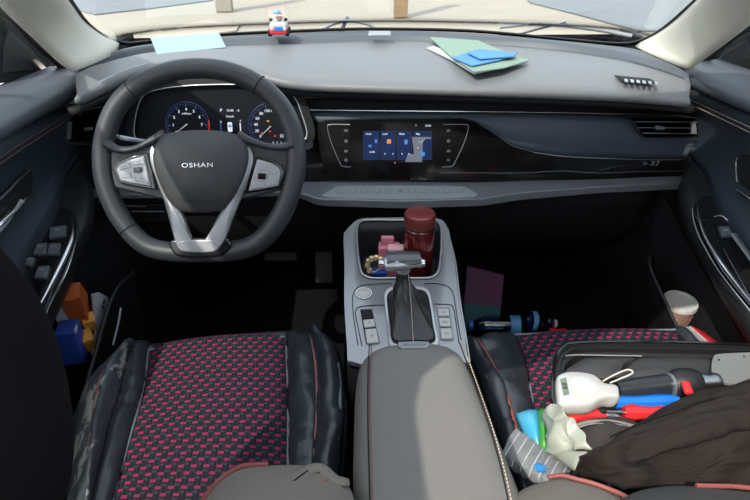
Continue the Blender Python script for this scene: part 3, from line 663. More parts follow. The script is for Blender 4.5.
# mesh speakers and inner pull handles
MESH = mat('speaker_mesh', (.03, .03, .032), .5, .3, bump=.9, bscale=350, var=.9, vscale=420)
def FL(px, py, x=-.728): return AX(px, py, x)
bm = B(); plate(bm, [FL(x, y) for x, y in [(30, 169), (34, 176), (32, 194), (14, 208), (-6, 222), (-24, 234), (-20, 215), (2, 197)]], (-.012, 0, 0)); mg = obj('speaker_grille', bm, MESH, dl, bev=.003)
bm = B(); tube(bm, cr([FL(x, y, -.725) for x, y in [(-22, 215), (2, 197), (18, 181), (31, 168.5)]], 24), .0022, res=8); obj('grille_trim', bm, M['chrome'], mg)
bm = B(); tube(bm, cr([FL(x, y, -.720) for x, y in [(-20, 240), (-4, 226), (12, 212), (24, 200), (32, 195)]], 24), [.009-.005*abs(k/23-.3) for k in range(24)], flat=.6, res=10); obj('door_handle', bm, M['chrome'], dl)
bm = B(); tube(bm, cr([FL(x, y, -.716) for x, y in [(-16, 246), (4, 226), (16, 209), (21, 200)]], 24), .0028, res=8); obj('handle_lever', bm, M['satin'], dl)
def FR(px, py, x=.700): return AX(px, py, x)
bm = B(); plate(bm, [FR(x, y) for x, y in [(736, 160), (742, 157), (762, 170), (784, 190), (782, 210), (760, 200), (738, 183)]], (.012, 0, 0)); mg = obj('speaker_grille', bm, MESH, dr, bev=.003)
bm = B(); tube(bm, cr([FR(x, y, .697) for x, y in [(790, 178), (764, 164), (748, 156), (739, 156), (736, 162), (736, 172), (737, 182)]], 30), .0018, res=8); obj('grille_trim', bm, M['chrome'], mg)
bm = B(); tube(bm, cr([FR(x, y, .692) for x, y in [(738, 190), (748, 197), (760, 206), (780, 218)]], 24), .0045, flat=.6, res=10); obj('door_handle', bm, M['chrome'], dr)

# ---- things in the door pockets
def crumple(bm, amp, sc, seed=0):
    for v in bm.verts:
        n_ = noise.noise_vector(v.co*sc+Vector((seed, seed*2, 0))); v.co += n_*amp
def subbox(c, s, rz=0, rx=0, ry=0, cuts=5):
    bm = B(); bmesh.ops.create_cube(bm, size=1); bmesh.ops.subdivide_edges(bm, edges=bm.edges[:], cuts=cuts, use_grid_fill=True)
    R = Matrix.Rotation(rz, 4, 'Z') @ Matrix.Rotation(rx, 4, 'X') @ Matrix.Rotation(ry, 4, 'Y')
    for v in bm.verts: v.co = R @ Vector((v.co.x*s[0], v.co.y*s[1], v.co.z*s[2])) + Vector(c)
    return bm
p = AX(76, 305, -.655)
bm = subbox(p, (.034, .045, .075), rz=.3, rx=.2); crumple(bm, .006, 30, 1)
tag(obj('snack_packet', bm, M['orange']), "crumpled orange snack packet standing in the driver's door pocket", 'packet')
p = AX(72, 342, -.655); bm = B(); box(bm, p, (.036, .045, .075), Matrix.Rotation(.2, 4, 'Z'), .002)
bb = tag(obj('blue_box', bm, M['bluebox']), "dark blue carton below the orange packet in the driver's door pocket", 'box')
bm = B(); box(bm, AX(76, 329, -.634), (.002, .016, .008), Matrix.Rotation(.2, 4, 'Z')); obj('printed_mark', bm, M['paper'], bb)
for (x, y), s in (((89, 322), (.022, .026, .030)), ((87, 340), (.024, .03, .034))):
    bm = subbox(AX(x, y, -.64), s, rz=.5, rx=.3, cuts=3); crumple(bm, .003, 50, x)
    tag(obj('small_carton', bm, M['amber']), ("upper" if y < 330 else "lower") + " small amber carton between blue carton and white leaflet", 'carton', 'amber cartons in the door pocket')
bm = B(); q = [AX(x, y, -.628) for x, y in ((93, 295), (100, 293), (108, 297), (109, 305), (104, 330), (99, 356), (93, 356), (96, 330))]
plate(bm, q, (-.006, .004, 0)); lf = tag(obj('folded_leaflet', bm, M['paper'], bev=.001), "white folded leaflet with dark print sticking up by pocket rim", 'leaflet')
for x, y in ((104, 302), (103, 307)):
    bm = B(); box(bm, AX(x, y, -.626), (.001, .007, .005)); obj('print_mark', bm, M['dark'], lf)
bm = subbox(AX(62, 305, -.68), (.018, .05, .07), rz=.2, cuts=5); crumple(bm, .008, 25, 9)
tag(obj('plastic_wrap', bm, M['paper']), 'crumpled white plastic wrapping behind the orange packet', 'wrapping')
# cup with lid
cc = AX(680, 303, .638); R = Matrix.Translation(cc) @ Matrix.Rotation(.08, 4, 'X')
bm = B(); lathe(bm, [(.0, -.105), (.026, -.105), (.0345, -.004), (.0, -.004)], R, 32, False); cup = obj('cup_body', bm, M['cup'])
ct = thing('paper_cup', "brown ribbed paper cup with white lid in the passenger's door pocket", 'cup', cc-Vector((0, 0, .105))); cup.parent = ct
for k in range(26):
    a = 2*math.pi*k/26
    if k == 0: bm = B()
    tube(bm, [R @ Vector((.0352*math.cos(a), .0352*math.sin(a), -.012)), R @ Vector((.0275*math.cos(a), .0275*math.sin(a), -.10))], .0012, res=4)
obj('sleeve_rib', bm, M['threadred'], cup)
bm = B(); lathe(bm, [(0, .004), (.030, .004), (.031, .008), (.036, .008), (.0375, .004), (.0375, -.004), (.035, -.006), (0, -.006)], R, 40, False); obj('cup_lid', bm, M['white'], ct)
# red and white pack + napkin
p0 = AX(694, 334, .62); bm = B(); plate(bm, [AX(x, y, .61) for x, y in ((681, 327), (692, 326), (716, 345), (700, 345))], (.035, .005, -.02)); rp = tag(obj('chocolate_pack', bm, M['redp'], bev=.002), 'red and white striped flat pack leaning below the paper cup', 'packet')
bm = B(); plate(bm, [AX(x, y, .607) for x, y in ((685, 327), (689, 326.5), (708, 343), (703, 344))], (.004, .001, 0)); obj('white_stripe', bm, M['paper'], rp, smooth=False)
bm = subbox(AX(673, 325, .615), (.018, .04, .012), rz=-.4, cuts=4); crumple(bm, .005, 40, 3); tag(obj('napkin', bm, M['paper']), 'crumpled white napkin tucked beside the paper cup', 'napkin')

# ================================================================ STEERING WHEEL
WC = Vector((-.375, .90, .705)); WN = Vector((0, -.924, .381)).normalized()
def WP(px, py, d=0.): return AP(px, py, WC+WN*d, WN)
sw = thing('steering_wheel', 'black leather flat-bottomed steering wheel with silver V-shaped spokes', 'steering wheel', WC)
rp_ = [(199, 70.5), (228, 74), (255, 85.5), (277, 105), (290, 130), (294, 156), (291, 182), (280, 212), (262, 236), (240, 247.5), (199, 250.5), (160, 248), (139, 237), (120, 213), (108, 184), (105, 156), (109, 130), (121, 105), (143, 85.5), (170, 74)]
c = cr([WP(199+(x-199)*1.024, 161+(y-161)*1.024, .0) for x, y in rp_], 120, True)
def rimr(p):
    v = (p-WC); return .0205 if v.z > -.02 else .019
bm = B(); tube(bm, c, [.0168+.0015*max(0, math.sin(math.pi*k/120*2-1)) for k in range(120)], closed=True, res=16); rim = obj('rim', bm, M['wheel'], sw, angle=180)
# rim seams
for x, y in ((258, 86), (134, 94), (131, 228), (268, 229)):
    P0 = WP(x, y); i = min(range(120), key=lambda k: (c[k]-P0).length); tdir = (c[(i+1) % 120]-c[i-1]).normalized()
    Mx = frame(c[i], tdir.cross(WN), WN); bm = B(); tube(bm, [Mx @ Vector((math.cos(a)*.0178, math.sin(a)*.0178, 0)) for a in [2*math.pi*k/24 for k in range(24)]], .0008, closed=True, res=5); obj('rim_seam', bm, M['dark'], rim)
# spoke body
sp_l = [(108, 146), (120, 150), (136, 149), (152, 142), (166, 136), (168, 200), (156, 199), (140, 194), (122, 190), (107, 186)]
sp_r = [(292, 148), (282, 148), (266, 147), (250, 143), (234, 136), (234, 200), (246, 199), (262, 195), (279, 191), (292, 186)]
for sp in (sp_l, sp_r):
    bm = B(); plate(bm, [WP(x, y, .004) for x, y in sp], -WN*.02); obj('spoke', bm, M['wheel'], sw, bev=.004)
# leather bridges above the button panels
for pts in ([(106, 143), (118, 149.5), (134, 148.5), (150, 141), (164, 134)], [(293, 144), (282, 147), (267, 146), (251, 141), (238, 135)]):
    bm = B(); tube(bm, cr([WP(x, y, .010) for x, y in pts], 24), [.010-.004*math.sin(math.pi*k/23) for k in range(24)], res=12, flat=.8); obj('spoke_bridge', bm, M['wheel'], sw)
# silver V spokes: one closed plate with the triangular opening
for pts in ([(152, 146), (150, 158), (155, 176), (163, 197), (170, 222), (175, 240), (180, 249.5), (189, 251), (192, 243), (188, 232), (181, 213), (168, 186), (160, 160)],
            [(248, 146), (253, 158), (249, 176), (241, 197), (231, 222), (224, 240), (217, 249.5), (208, 251), (204, 243), (210, 232), (220, 213), (235, 186), (243, 160)]):
    bm = B(); dome(bm, cr([WP(x, y, .012+.012*max(0, min(1, (y-200)/45))) for x, y in pts], 48, True), WN, .004, base=.012, rings=4); obj('silver_spoke', bm, M['silver'], sw)
bm = B(); plate(bm, cr([WP(x, y, .025) for x, y in [(181, 241), (219, 241), (217, 250), (208, 252.5), (192, 252.5), (183, 250)]], 30, True), -WN*.010); obj('silver_spoke', bm, M['silver'], sw, bev=.002)
bm = B(); plate(bm, cr([WP(x, y, .021) for x, y in [(172, 240), (228, 240), (224, 255), (206, 258), (186, 258), (174, 254)]], 30, True), -WN*.014); obj('lower_clasp', bm, M['gloss'], sw, bev=.004)
# airbag cover
hubo = [(158, 141), (166, 134), (182, 131), (200, 130), (220, 131), (235, 134.5), (244, 142), (248, 155), (246, 170), (240, 186), (232, 200), (222, 210), (200, 213), (180, 210.5), (169, 201), (161, 186), (155, 170), (153, 155)]
bm = B(); dome(bm, cr([WP(x, y, .020) for x, y in hubo], 60, True), WN, .022, rings=9, base=.03); hub = obj('airbag_cover', bm, M['hub'], sw, angle=180)
Mh = frame(WP(197.5, 165.3, .0435), (1, 0, 0), (0, .381, .924))
text('brand_lettering', 'OSHAN', Mh, .0105, M['chrome'], hub, depth=.0008, sx=1.35, spacing=1.12, bold=.0001)
bm = B(); tube(bm, cr([WP(x, y, .041) for x, y in [(176, 197), (186, 200.5), (200, 201.5), (214, 200.5), (224, 197)]], 20), .0005, res=5); obj('cover_crease', bm, M['dark'], hub)
# button panels
for sgn, bez, pan, knob, keys in ((-1, [(112, 169), (116, 163), (127, 157), (148, 152), (156, 190), (138, 187), (119, 183)], [(115.5, 169.5), (119, 164.5), (128, 160), (144, 155.5), (151, 187), (136, 184.5), (120, 181)], [(133, 167.5), (140.5, 167), (141, 172), (133.5, 172.5)], [[(121, 166), (129, 162.5), (131, 168), (120, 170)], [(120, 172), (130, 172), (132, 178), (122, 178)], [(132, 161), (143, 157.5), (145, 164), (133, 165.5)], [(134, 174.5), (147, 174.5), (149, 184), (136, 181)]]),
                                  (1, [(285, 172), (281, 165), (272, 159), (254, 154), (243, 194), (262, 191), (280, 188)], [(281, 172), (278, 167), (271, 163), (257, 159), (248, 191.5), (264, 189), (278.5, 186)], [(258, 173), (266, 173.5), (265.5, 179.5), (257.5, 179)], [[(269, 166), (277, 169), (277, 174.5), (269, 173)], [(268.5, 176), (277.5, 177), (276, 184), (267, 185.5)], [(258, 163), (267, 166), (266.5, 170.5), (256.5, 169)], [(254, 181), (264.5, 182), (263, 187.5), (251, 189)]])):
    bm = B(); plate(bm, [WP(x, y, .012) for x, y in bez], -WN*.01); bz = obj('button_bezel', bm, M['gloss'], sw, bev=.002)
    bm = B(); plate(bm, [WP(x, y, .0165) for x, y in pan], -WN*.008); bp_ = obj('button_panel', bm, M['silver'], sw, bev=.0025)
    bm = B(); plate(bm, [WP(x, y, .021) for x, y in knob], -WN*.006); obj('rocker', bm, M['gloss'], bp_, bev=.001)
    for kk in keys:
        bm = B(); plate(bm, [WP(x, y, .0178) for x, y in kk], -WN*.003); obj('button', bm, M['silver'], bp_, bev=.0009)
        cx = sum(q_[0] for q_ in kk)/4; cy = sum(q_[1] for q_ in kk)/4
        bm = B(); plate(bm, [WP(cx+a, cy+b, .0182) for a, b in ((-1.6, -.5), (1.6, -.5), (1.6, .5), (-1.6, .5))], -WN*.0006); obj('button_print', bm, M['numgrey'], bp_, smooth=False)
# steering column with stalks (behind the wheel)
colm = thing('steering_column', 'dark steering column with wiper and light stalks behind the wheel', 'steering column', (-.375, 1.1, .55))
bm = B(); Mc = frame(WC-WN*.03, (1, 0, 0), (0, .381, .924))
lathe(bm, [(0, .0), (.034, .0), (.036, -.05), (.034, -.10), (.034, -.14), (0, -.14)], Mc, 28, False); obj('shroud', bm, M['dark'], colm)
bm = B(); tube(bm, cr([AY(113.5, 137, .96), AY(128, 139.5, .97), (AY(150, 143, .98)), AY(175, 150, 1.0)], 20), [.0085-.0035*(k/19) for k in range(20)], res=12, flat=.7); obj('indicator_stalk', bm, M['strip'], colm)
bm = B(); tube(bm, [AY(115, 139, .955), AY(119, 139.5, .955)], .0085, res=12); obj('stalk_ring', bm, M['gloss'], colm)
bm = B(); tube(bm, cr([AY(225, 150, 1.0), AY(250, 147, .98), AY(270, 148, .97), AY(287, 149, .96)], 20), [.005+.0045*(k/19) for k in range(20)], res=12, flat=.8); obj('wiper_stalk', bm, M['plastic'], colm)
for k in range(3):
    bm = B(); a = AY(273+k*4, 147.5, .965); tube(bm, [a, a+Vector((.002, 0, 0))], .0112, res=12); obj('stalk_ring', bm, M['strip'], colm)

# ================================================================ CENTRE CONSOLE
cons = thing('centre_console', 'centre console with brushed silver top plate, drinks holder and start button', 'centre console', (-.015, .85, 0))
CPN = Vector((0, -.15, 1)).normalized()
def CP(px, py, h=0.): return AP(px, py, Vector((0, .73, .418+h)), CPN)
outer_px = [(345, 300), (345, 262), (344, 242), (344.5, 233), (350, 226), (357, 220), (366, 218), (400, 217.5), (434, 218), (443, 221), (448, 229), (450.5, 241), (454.5, 262), (459, 300), (464, 330), (468, 362), (440, 364), (400, 364), (370, 364), (349, 364), (346.5, 330)]
hole_px = [(361, 272), (358.5, 258), (357, 240), (358, 226), (366, 221), (395, 221), (424, 221), (436, 221), (441, 228), (441.5, 245), (440, 262), (438, 272), (432, 278), (418, 279), (400, 279), (385, 279), (372, 279), (364, 276)]
N_ = 72; oc = cr([CP(x, y) for x, y in outer_px], N_, True); hc = cr([CP(x, y) for x, y in hole_px], N_, True)
# align start points by angle about the hole centre
hcen = sum(hc, Vector())/N_
def angs(L): return sorted(L, key=lambda p: math.atan2(p.y-hcen.y, p.x-hcen.x))
oc2 = [];
oc_d = cr([CP(x, y) for x, y in outer_px], 400, True)
for p in hc:
    d = (p-hcen).normalized(); oc2.append(max(oc_d, key=lambda q: (q-hcen).normalized().dot(d)))
bm = B(); loft(bm, [hc, [a.lerp(b, .5) for a, b in zip(hc, oc2)], oc2, [p+Vector((0, 0, -.012)) for p in oc2]], cl=True); obj('top_plate', bm, M['silver'], cons, angle=60, solid=.003)
bm = B(); loft(bm, [hc, [hcen+(p-hcen)*.96+Vector((0, 0, -.03)) for p in hc], [hcen+(p-hcen)*.90+Vector((0, 0, -.085)) for p in hc]], cl=True)
bot = [hcen+(p-hcen)*.90+Vector((0, 0, -.085)) for p in hc]; V = [bm.verts.new(p) for p in bot]; cap(bm, V); obj('cup_holder', bm, M['plastic'], cons, solid=.002, offset=1)
bm = B(); tube(bm, [p+Vector((0, 0, .002)) for p in hc], .0022, closed=True, res=8); obj('holder_rim', bm, M['satin'], cons)
bm = B(); s0 = [p+Vector((0, 0, -.010)) for p in oc]; loft(bm, [s0, [p+Vector((0, 0, -.12)) for p in oc], [Vector((p.x*1.12, p.y, .01)) for p in oc]], cl=True); obj('side_wall', bm, M['dark'], cons, solid=.003)
bm = B(); tube(bm, cr([CP(x, y, -.002) for x, y in [(448, 229), (450.5, 241), (455.5, 262), (460, 300), (465, 330), (470, 362)]], 30), .0016, res=7); obj('edge_trim', bm, M['satin'], cons)
bm = B(); tube(bm, cr([CP(x, y, -.002) for x, y in [(344.5, 233), (344.2, 242), (345, 262), (345, 300), (346.5, 330), (349, 362)]], 30), .0016, res=7); obj('edge_trim', bm, M['satin'], cons)
# engraved seams of the inner plate
for pts in ([(358, 345), (354, 320), (352.5, 303), (353.5, 293), (360, 286), (375, 284), (392, 283.5)], [(424, 283.5), (440, 284), (450, 288), (454, 297), (457, 316), (461, 340)], [(362, 346), (357, 322), (355.5, 312), (359, 307), (370, 305.5), (384, 305)], [(434, 304), (448, 304.5), (453, 307), (456, 322), (459, 343)]):
    bm = B(); tube(bm, cr([CP(x, y, .0008) for x, y in pts], 30), .0008, res=5); obj('plate_seam', bm, M['dark'], cons)
Mb = frame(CP(363.7, 293.5, .001), (1, 0, 0), (0, 1, .15))
bm = B(); lathe(bm, [(0, .003), (.0115, .003), (.013, .002), (.0135, 0), (0, 0)], Mb, 32, False); sb = obj('start_button', bm, M['white'], cons)
bm = B(); tube(bm, [Mb @ Vector((.0150*math.cos(a), .0150*math.sin(a), .0005)) for a in [2*math.pi*k/32 for k in range(32)]], .0012, closed=True, res=6); obj('button_ring', bm, M['chrome'], sb)
def cpad(name, pts, h, th, m, parent, bev=.0012):
    bm = B(); plate(bm, [CP(x, y, h) for x, y in pts], -CPN*th); return obj(name, bm, m, parent, bev=bev)
cpad('switch_bezel', [(360, 309), (372, 308.5), (380, 343), (366, 344)], .001, .002, M['plastic'], cons)
cpad('switch_bezel', [(436.5, 307), (449.5, 307), (454, 340), (440, 340)], .001, .002, M['strip'], cons)
cpad('parking_switch', [(361, 310), (371.5, 309.5), (373.5, 318), (362.5, 319)], .003, .003, M['dark'], cons)
for pp, txt in (([(363, 319.5), (373.8, 318.5), (375.5, 326), (364.5, 327)], 'P'), ([(365, 329), (376, 328), (379, 342), (367, 343)], 'A'), ([(437.5, 308.5), (448.5, 308.5), (449.5, 315.5), (438.5, 315.5)], ''), ([(439, 317.5), (449.8, 317.5), (451, 326), (440, 326)], ''), ([(440.5, 328), (451.3, 328), (453, 338.5), (441.5, 338.5)], '')):
    k_ = cpad('console_switch', pp, .005, .004, M['white'], cons)
    cx = sum(q_[0] for q_ in pp)/4; cy = sum(q_[1] for q_ in pp)/4
    if txt: text('switch_letter', txt, frame(CP(cx, cy, .0055), (1, 0, 0), (0, 1, .15)), .008, M['numgrey'], k_)
    else: cpad('switch_print', [(cx-2.5, cy-.8), (cx+2.5, cy-.8), (cx+2.6, cy+.6), (cx-2.4, cy+.6)], .0054, .0005, M['numgrey'], k_, 0)
bm = B(); so = cr([CP(x, y, .003) for x, y in [(384, 300), (384.5, 292), (389, 287), (400, 285.5), (415, 285.5), (425, 287), (430, 292), (433, 305), (436, 325), (438, 346), (414, 347), (391, 347), (387, 325)]], 48, True)
sc_ = sum(so, Vector())/48; si = [sc_+(p-sc_)*.86 for p in so]; ringplate(bm, so, si, (0, 0, -.006)); obj('lever_surround', bm, M['steel'], cons, bev=.0015)
bm = B(); plate(bm, [sc_+(p-sc_)*.88 for p in so], (0, 0, -.004)); obj('lever_well', bm, M['dark'], cons)

# ---- gear lever
gl = thing('gear_lever', 'T-shaped grey and chrome gear selector with black leather gaiter', 'gear lever', sc_)
ktop = AZ(403, 270, .500)
bm = B(); rows = []; n = 40
for k in range(12):
    t_ = k/11; e = t_**.7
    base_ = [sc_+(p-sc_)*.80+Vector((0, 0, .002)) for p in so]
    cc_ = sc_.lerp(ktop, t_)
    R_ = 1-e
    row = []
    for i, p in enumerate(base_):
        a = 2*math.pi*i/48
        small = ktop + (p-sc_).normalized()*.0095
        q_ = p.lerp(small, 1-(1-t_)**1.9); q_.z = p.z + (ktop.z-p.z)*t_**1.15
        fold = .0035*math.sin(6*a+t_*5)*math.sin(math.pi*t_)+.002*math.sin(11*a-t_*8)*math.sin(math.pi*t_)
        row.append(q_+(p-sc_).normalized()*fold)
    rows.append(row)
loft(bm, rows, cl=True); gait = obj('gaiter', bm, mat('gaiter_leather', (.028, .028, .03), .32, bump=.4, bscale=300, var=.3, vscale=40), gl, angle=180)
bm = B()
for dx in (-.001,): tube(bm, [Vector((sc_.x+dx+.002*math.sin(k/3), rows[k][36].y*.0+sum((rows[k][j].y for j in range(0, 48)), 0)/48*0+min(p.y for p in rows[k]), 0))+Vector((0, -.001, rows[k][min(range(48), key=lambda j: rows[k][j].y)].z)) for k in range(12)], .0006, res=5)
obj('gaiter_stitch', bm, M['thread'], gait)
bm = B(); tube(bm, [ktop, ktop.lerp(AZ(403, 262, .520), 1)], [.0135, .0115], res=20); obj('lever_neck', bm, M['satin'], gl)
kc = AZ(403, 263.5, .525)
bm = B(); tube(bm, cr([kc+Vector((x, .0, z)) for x, z in ((-.034, -.001), (-.026, .001), (-.010, .003), (.012, .003), (.026, .002), (.034, .001))], 24), [.013+.0075*math.sin(math.pi*min(1, (k+3)/22)) for k in range(24)], res=18, flat=.66); kn = obj('lever_knob', bm, M['satin'], gl, sub=1)
bm = B(); tube(bm, cr([kc+Vector((x, .004, .0085)) for x in (-.030, -.016, 0, .017, .031)], 16), [.0175+.0035*math.sin(math.pi*k/15) for k in range(16)], res=16, flat=.42); obj('knob_cap', bm, mat('grey_cap', (.055, .062, .07), .3, coat=.4, var=.1), kn)
bm = B(); tube(bm, [kc+Vector((.034, -.001, .001)), kc+Vector((.0385, -.001, .001))], .0085, res=14, flat=.8); obj('release_button', bm, M['chrome'], kn)
# ---- beads on the lever
bt = thing('bead_bracelet', 'gold bead keyring with silver clasp looped over the gear selector', 'bracelet', kc+Vector((-.05, 0, -.02)))
bm = B(); loop = cr([AZ(x, y, z) for x, y, z in ((384, 263, .527), (378, 258, .531), (371, 259, .525), (367.5, 264, .512), (369, 270, .50), (374, 272, .497), (380, 268, .507))], 22, True)
for k, p in enumerate(loop[:14:2]):
    bm = B(); lathe(bm, [(0, -.0055), (.004, -.004), (.0055, 0), (.004, .004), (0, .0055)], Matrix.Translation(p), 12, False); obj('bead', bm, M['gold'], bt)
bm = B(); tube(bm, loop, .0011, closed=True, res=6); obj('cord', bm, M['gold'], bt)
bm = B(); tube(bm, [AZ(379, 263, .527), AZ(388, 263.5, .527)], .005, res=14); obj('clasp', bm, M['chrome'], bt)

# ---- in the cup holder
tz = Matrix.Translation(Vector((0, 0, 0)))
tb = AY(421, 272, .985); zb = hcen.z-.083; top = AY(420, 213, .975)
tb = Vector((top.x+.002, .982, zb)); axis = (top-tb); H = axis.length
Mt = frame(tb, (1, 0, 0), Vector((0, 1, 0))); zax = axis.normalized(); xax = Vector((1, 0, 0)); yax = zax.cross(xax).normalized(); xax = yax.cross(zax)
Mt = Matrix((xax, yax, zax)).transposed().to_4x4(); Mt.translation = tb
th = thing('thermos_flask', 'dark red metallic thermos bottle with round lid standing in the drinks holder', 'thermos', tb)
bm = B(); lathe(bm, [(0, 0), (.029, 0), (.031, .003), (.0305, H-.040), (.0295, H-.034), (.028, H-.032), (0, H-.032)], Mt, 40, False); obj('flask_body', bm, M['thermos'], th)
bm = B(); lathe(bm, [(.028, H-.034), (.0312, H-.032), (.0312, H-.029), (.028, H-.028)], Mt, 40, False); obj('steel_ring', bm, M['chrome'], th)
bm = B(); lathe(bm, [(0, H-.028), (.029, H-.028), (.0325, H-.025), (.0325, H-.006), (.030, H), (.024, H+.0015), (0, H+.0015)], Mt, 40, False); obj('lid', bm, mat('lid_red', (.27, .055, .05), .3, .4, var=.3, vscale=60, coat=.3), th)
pk_ = thing('pink_container', 'translucent pink plastic case with raised tab beside the red thermos', 'case', AZ(388, 262, zb))
a0 = AZ(378, 237, .475); a1 = AZ(400, 240, .475)
cpk = AZ(389.5, 247, .462); bm = B(); box(bm, (cpk.x, cpk.y+.01, (cpk.z+zb)/2), (.046, .030, cpk.z-zb), Matrix.Rotation(-.08, 4, 'Z'), .005); obj('case_body', bm, M['pink'], pk_)
cpt = AZ(388, 240, .480); bm = B(); box(bm, (cpt.x, cpt.y+.012, .468), (.028, .012, .028), Matrix.Rotation(-.08, 4, 'Z'), .004); obj('case_tab', bm, M['pink'], pk_)
cpt = AZ(398, 246, .472); bm = B(); box(bm, (cpt.x-.004, cpt.y+.004, .465), (.034, .022, .008), Matrix.Rotation(-.08, 4, 'Z'), .003); obj('case_lid', bm, mat('pale_pink', (.80, .48, .50), .4, var=.1), pk_)
bp0 = AZ(379, 271, zb+.035); bm = B(); box(bm, (bp0.x, bp0.y+.006, zb+.0175), (.034, .024, .033), bev=.003); tag(obj('mint_tin', bm, M['bluebox']), 'small dark blue tin at the bottom of the drinks holder', 'tin')
bp0 = AZ(417, 274, zb+.012); bm = B(); box(bm, (bp0.x-.002, bp0.y-.004, zb+.009), (.016, .010, .016), bev=.003); tag(obj('red_lighter', bm, M['redp']), 'small red lighter lying in front of the thermos base', 'lighter')

# ================================================================ ARMREST
ar = thing('armrest', 'grey leather centre armrest lid with cream stitching and silver badge', 'armrest', (-.02, .4, .3))
AT = .515
def sec(y):
    """half width left/right at y"""
    l = lin([(.10, -.120), (.30, -.118), (.45, -.117), (.56, -.113), (.60, -.108), (.625, -.090), (.638, -.062)], y)[0]
    r = lin([(.10, .098), (.30, .085), (.45, .073), (.56, .062), (.60, .056), (.625, .042), (.638, .020)], y)[0]
    return l, r
bm = B(); rows = []
for y in (.10, .2, .3, .38, .44, .5, .54, .57, .59, .605, .618, .628, .636, .641):
    l, r = sec(y); cx = (l+r)/2; hw = (r-l)/2
    fz = AT - (0 if y < .59 else ((y-.59)/.051)**2.2*.022); bz = .37; row = []
    for k in range(33):
        a = math.pi*k/32; ca = math.cos(a); sa = math.sin(a)
        x = cx - hw*(abs(ca)**.42)*(1 if ca > 0 else -1); z = bz+.045 + (fz-bz-.045)*(sa**.38)
        row.append(Vector((x, y, z)))
    row = [Vector((row[0].x+.004, y, bz))]+row+[Vector((row[-1].x-.004, y, bz))]
    rows.append(row)
rows.append([Vector((p.x*.97, .640, min(p.z, .485))) for p in rows[-1]]); rows.append([Vector((p.x*.97, .635, min(p.z, .42))) for p in rows[-1]])
loft(bm, rows); lidp = obj('lid_pad', bm, M['armleather'], ar, angle=180, solid=.003)
bm = B(); box(bm, (-.02, .36, .19), (.17, .50, .36)); obj('storage_box', bm, M['dark'], ar, bev=.01)
def arm_surf(px, py, lift=.0):
    for z in (AT,):
        p = AZ(px, py, z+lift)
    l, r = sec(p.y); cx = (l+r)/2; hw = (r-l)/2; u_ = min(.999, abs((p.x-cx)/hw)); sa = math.sin(math.acos(u_**(1/.42)))
    fz = AT - (0 if p.y < .59 else ((p.y-.59)/.051)**2.2*.022)
    z = .415+(fz-.415)*(sa**.38)
    p = AZ(px, py, z+lift); return p
for pts, m in (([(371, 344), (370, 360), (369.5, 380), (369.5, 410), (370, 440), (371, 470), (372, 504)], 'threadred'), ([(461, 343), (466, 356), (472, 372), (482, 400), (493, 432), (503, 468), (511, 504)], 'thread')):
    path = cr([arm_surf(x, y, .0008) for x, y in pts], 120)
    bm = B(); tube(bm, [p+Vector((-.0022, 0, -.0004)) for p in path], .0009, res=5); obj('seam', bm, M['dark'], lidp)
    bm = B()
    for k in range(0, 119, 2): tube(bm, [path[k]+Vector((.0012, 0, 0)), path[k+1]+Vector((.0012, 0, 0))], .0009, res=5)
    o_ = tag(obj('stitch_row', bm, M[m], lidp), kind=None)
bc_ = [arm_surf(x, y, .002) for x, y in [(398, 341.8), (414, 341), (429, 341.5), (430, 345), (426, 347.5), (402, 347.8), (398, 346)]]
bm = B(); plate(bm, bc_, (0, 0, -.004)); bdg = obj('badge_plate', bm, M['silver'], ar, bev=.001)
text('badge_lettering', 'OSHAN', frame(arm_surf(414, 344.4, .0026), (1, 0, 0), (0, 1, -.35)), .0072, M['numgrey'], bdg, sx=1.3, spacing=1.1)

# ================================================================ SEATS
def objuv(name, rows, m, parent, **k):
    """patch from rows (along the length), UV in metres"""
    R = len(rows); n = len(rows[0])
    V = []
    vv = [0]
    for i in range(1, R): vv.append(vv[-1]+(rows[i][n//2]-rows[i-1][n//2]).length)
    me = bpy.data.meshes.new(name); verts = [tuple(p) for r in rows for p in r]; faces = []
    uvv = []
    for i in range(R):
        mid = n//2; us = [0]*n; acc = 0
        for j in range(mid+1, n): us[j] = us[j-1]+(rows[i][j]-rows[i][j-1]).length
        for j in range(mid-1, -1, -1): us[j] = us[j+1]-(rows[i][j]-rows[i][j+1]).length
        uvv.append(us)
    for i in range(R-1):
        for j in range(n-1): faces.append((i*n+j, i*n+j+1, (i+1)*n+j+1, (i+1)*n+j))
    me.from_pydata(verts, [], faces); uv = me.uv_layers.new(name='UVMap')
    for p in me.polygons:
        p.use_smooth = True
        for li in p.loop_indices:
            v = me.loops[li].vertex_index; uv.data[li].uv = (uvv[v//n][v % n], vv[v//n])
    me.materials.append(m); o = bpy.data.objects.new(name, me); COL.objects.link(o); o.parent = parent
    d = o.modifiers.new('s', 'SOLIDIFY'); d.thickness = k.get('solid', .006); d.offset = 0
    return o
def curve_px(pts, z, n=36):
    return cr([AZ(x, y, z) for x, y in pts], n)
def patch(name, La, Ra, m, parent, bulge=.01, cols=10, wr=0., roll=True, solid=.006, lz=0, rz=0):
    rows = []
    for i in range(len(La)):
        row = []
        for k in range(cols+1):
            t = k/cols; p = La[i].lerp(Ra[i], t); p.z += bulge*math.sin(math.pi*t)**.7+lz*(1-t)+rz*t
            if wr: p.z += wr*noise.noise(Vector((p.x*30, p.y*14, p.z*3)))+wr*.6*noise.noise(Vector((p.x*18, p.y*90, 3)))
            row.append(p)
        rows.append(row)
    if roll:
        fr_ = [[p+Vector((0, dy, dz)) for p in rows[0]] for dy, dz in ((.026, -.17), (.034, -.10), (.032, -.05), (.024, -.022), (.012, -.006))]
        rows = fr_+rows
    return objuv(name, rows, m, parent, solid=solid)
ZS = .335
seat = thing('driver_seat', "driver's seat with pink-dashed woven cushion, torn black leather side and black headrest", 'car seat', (-.38, .5, .02))
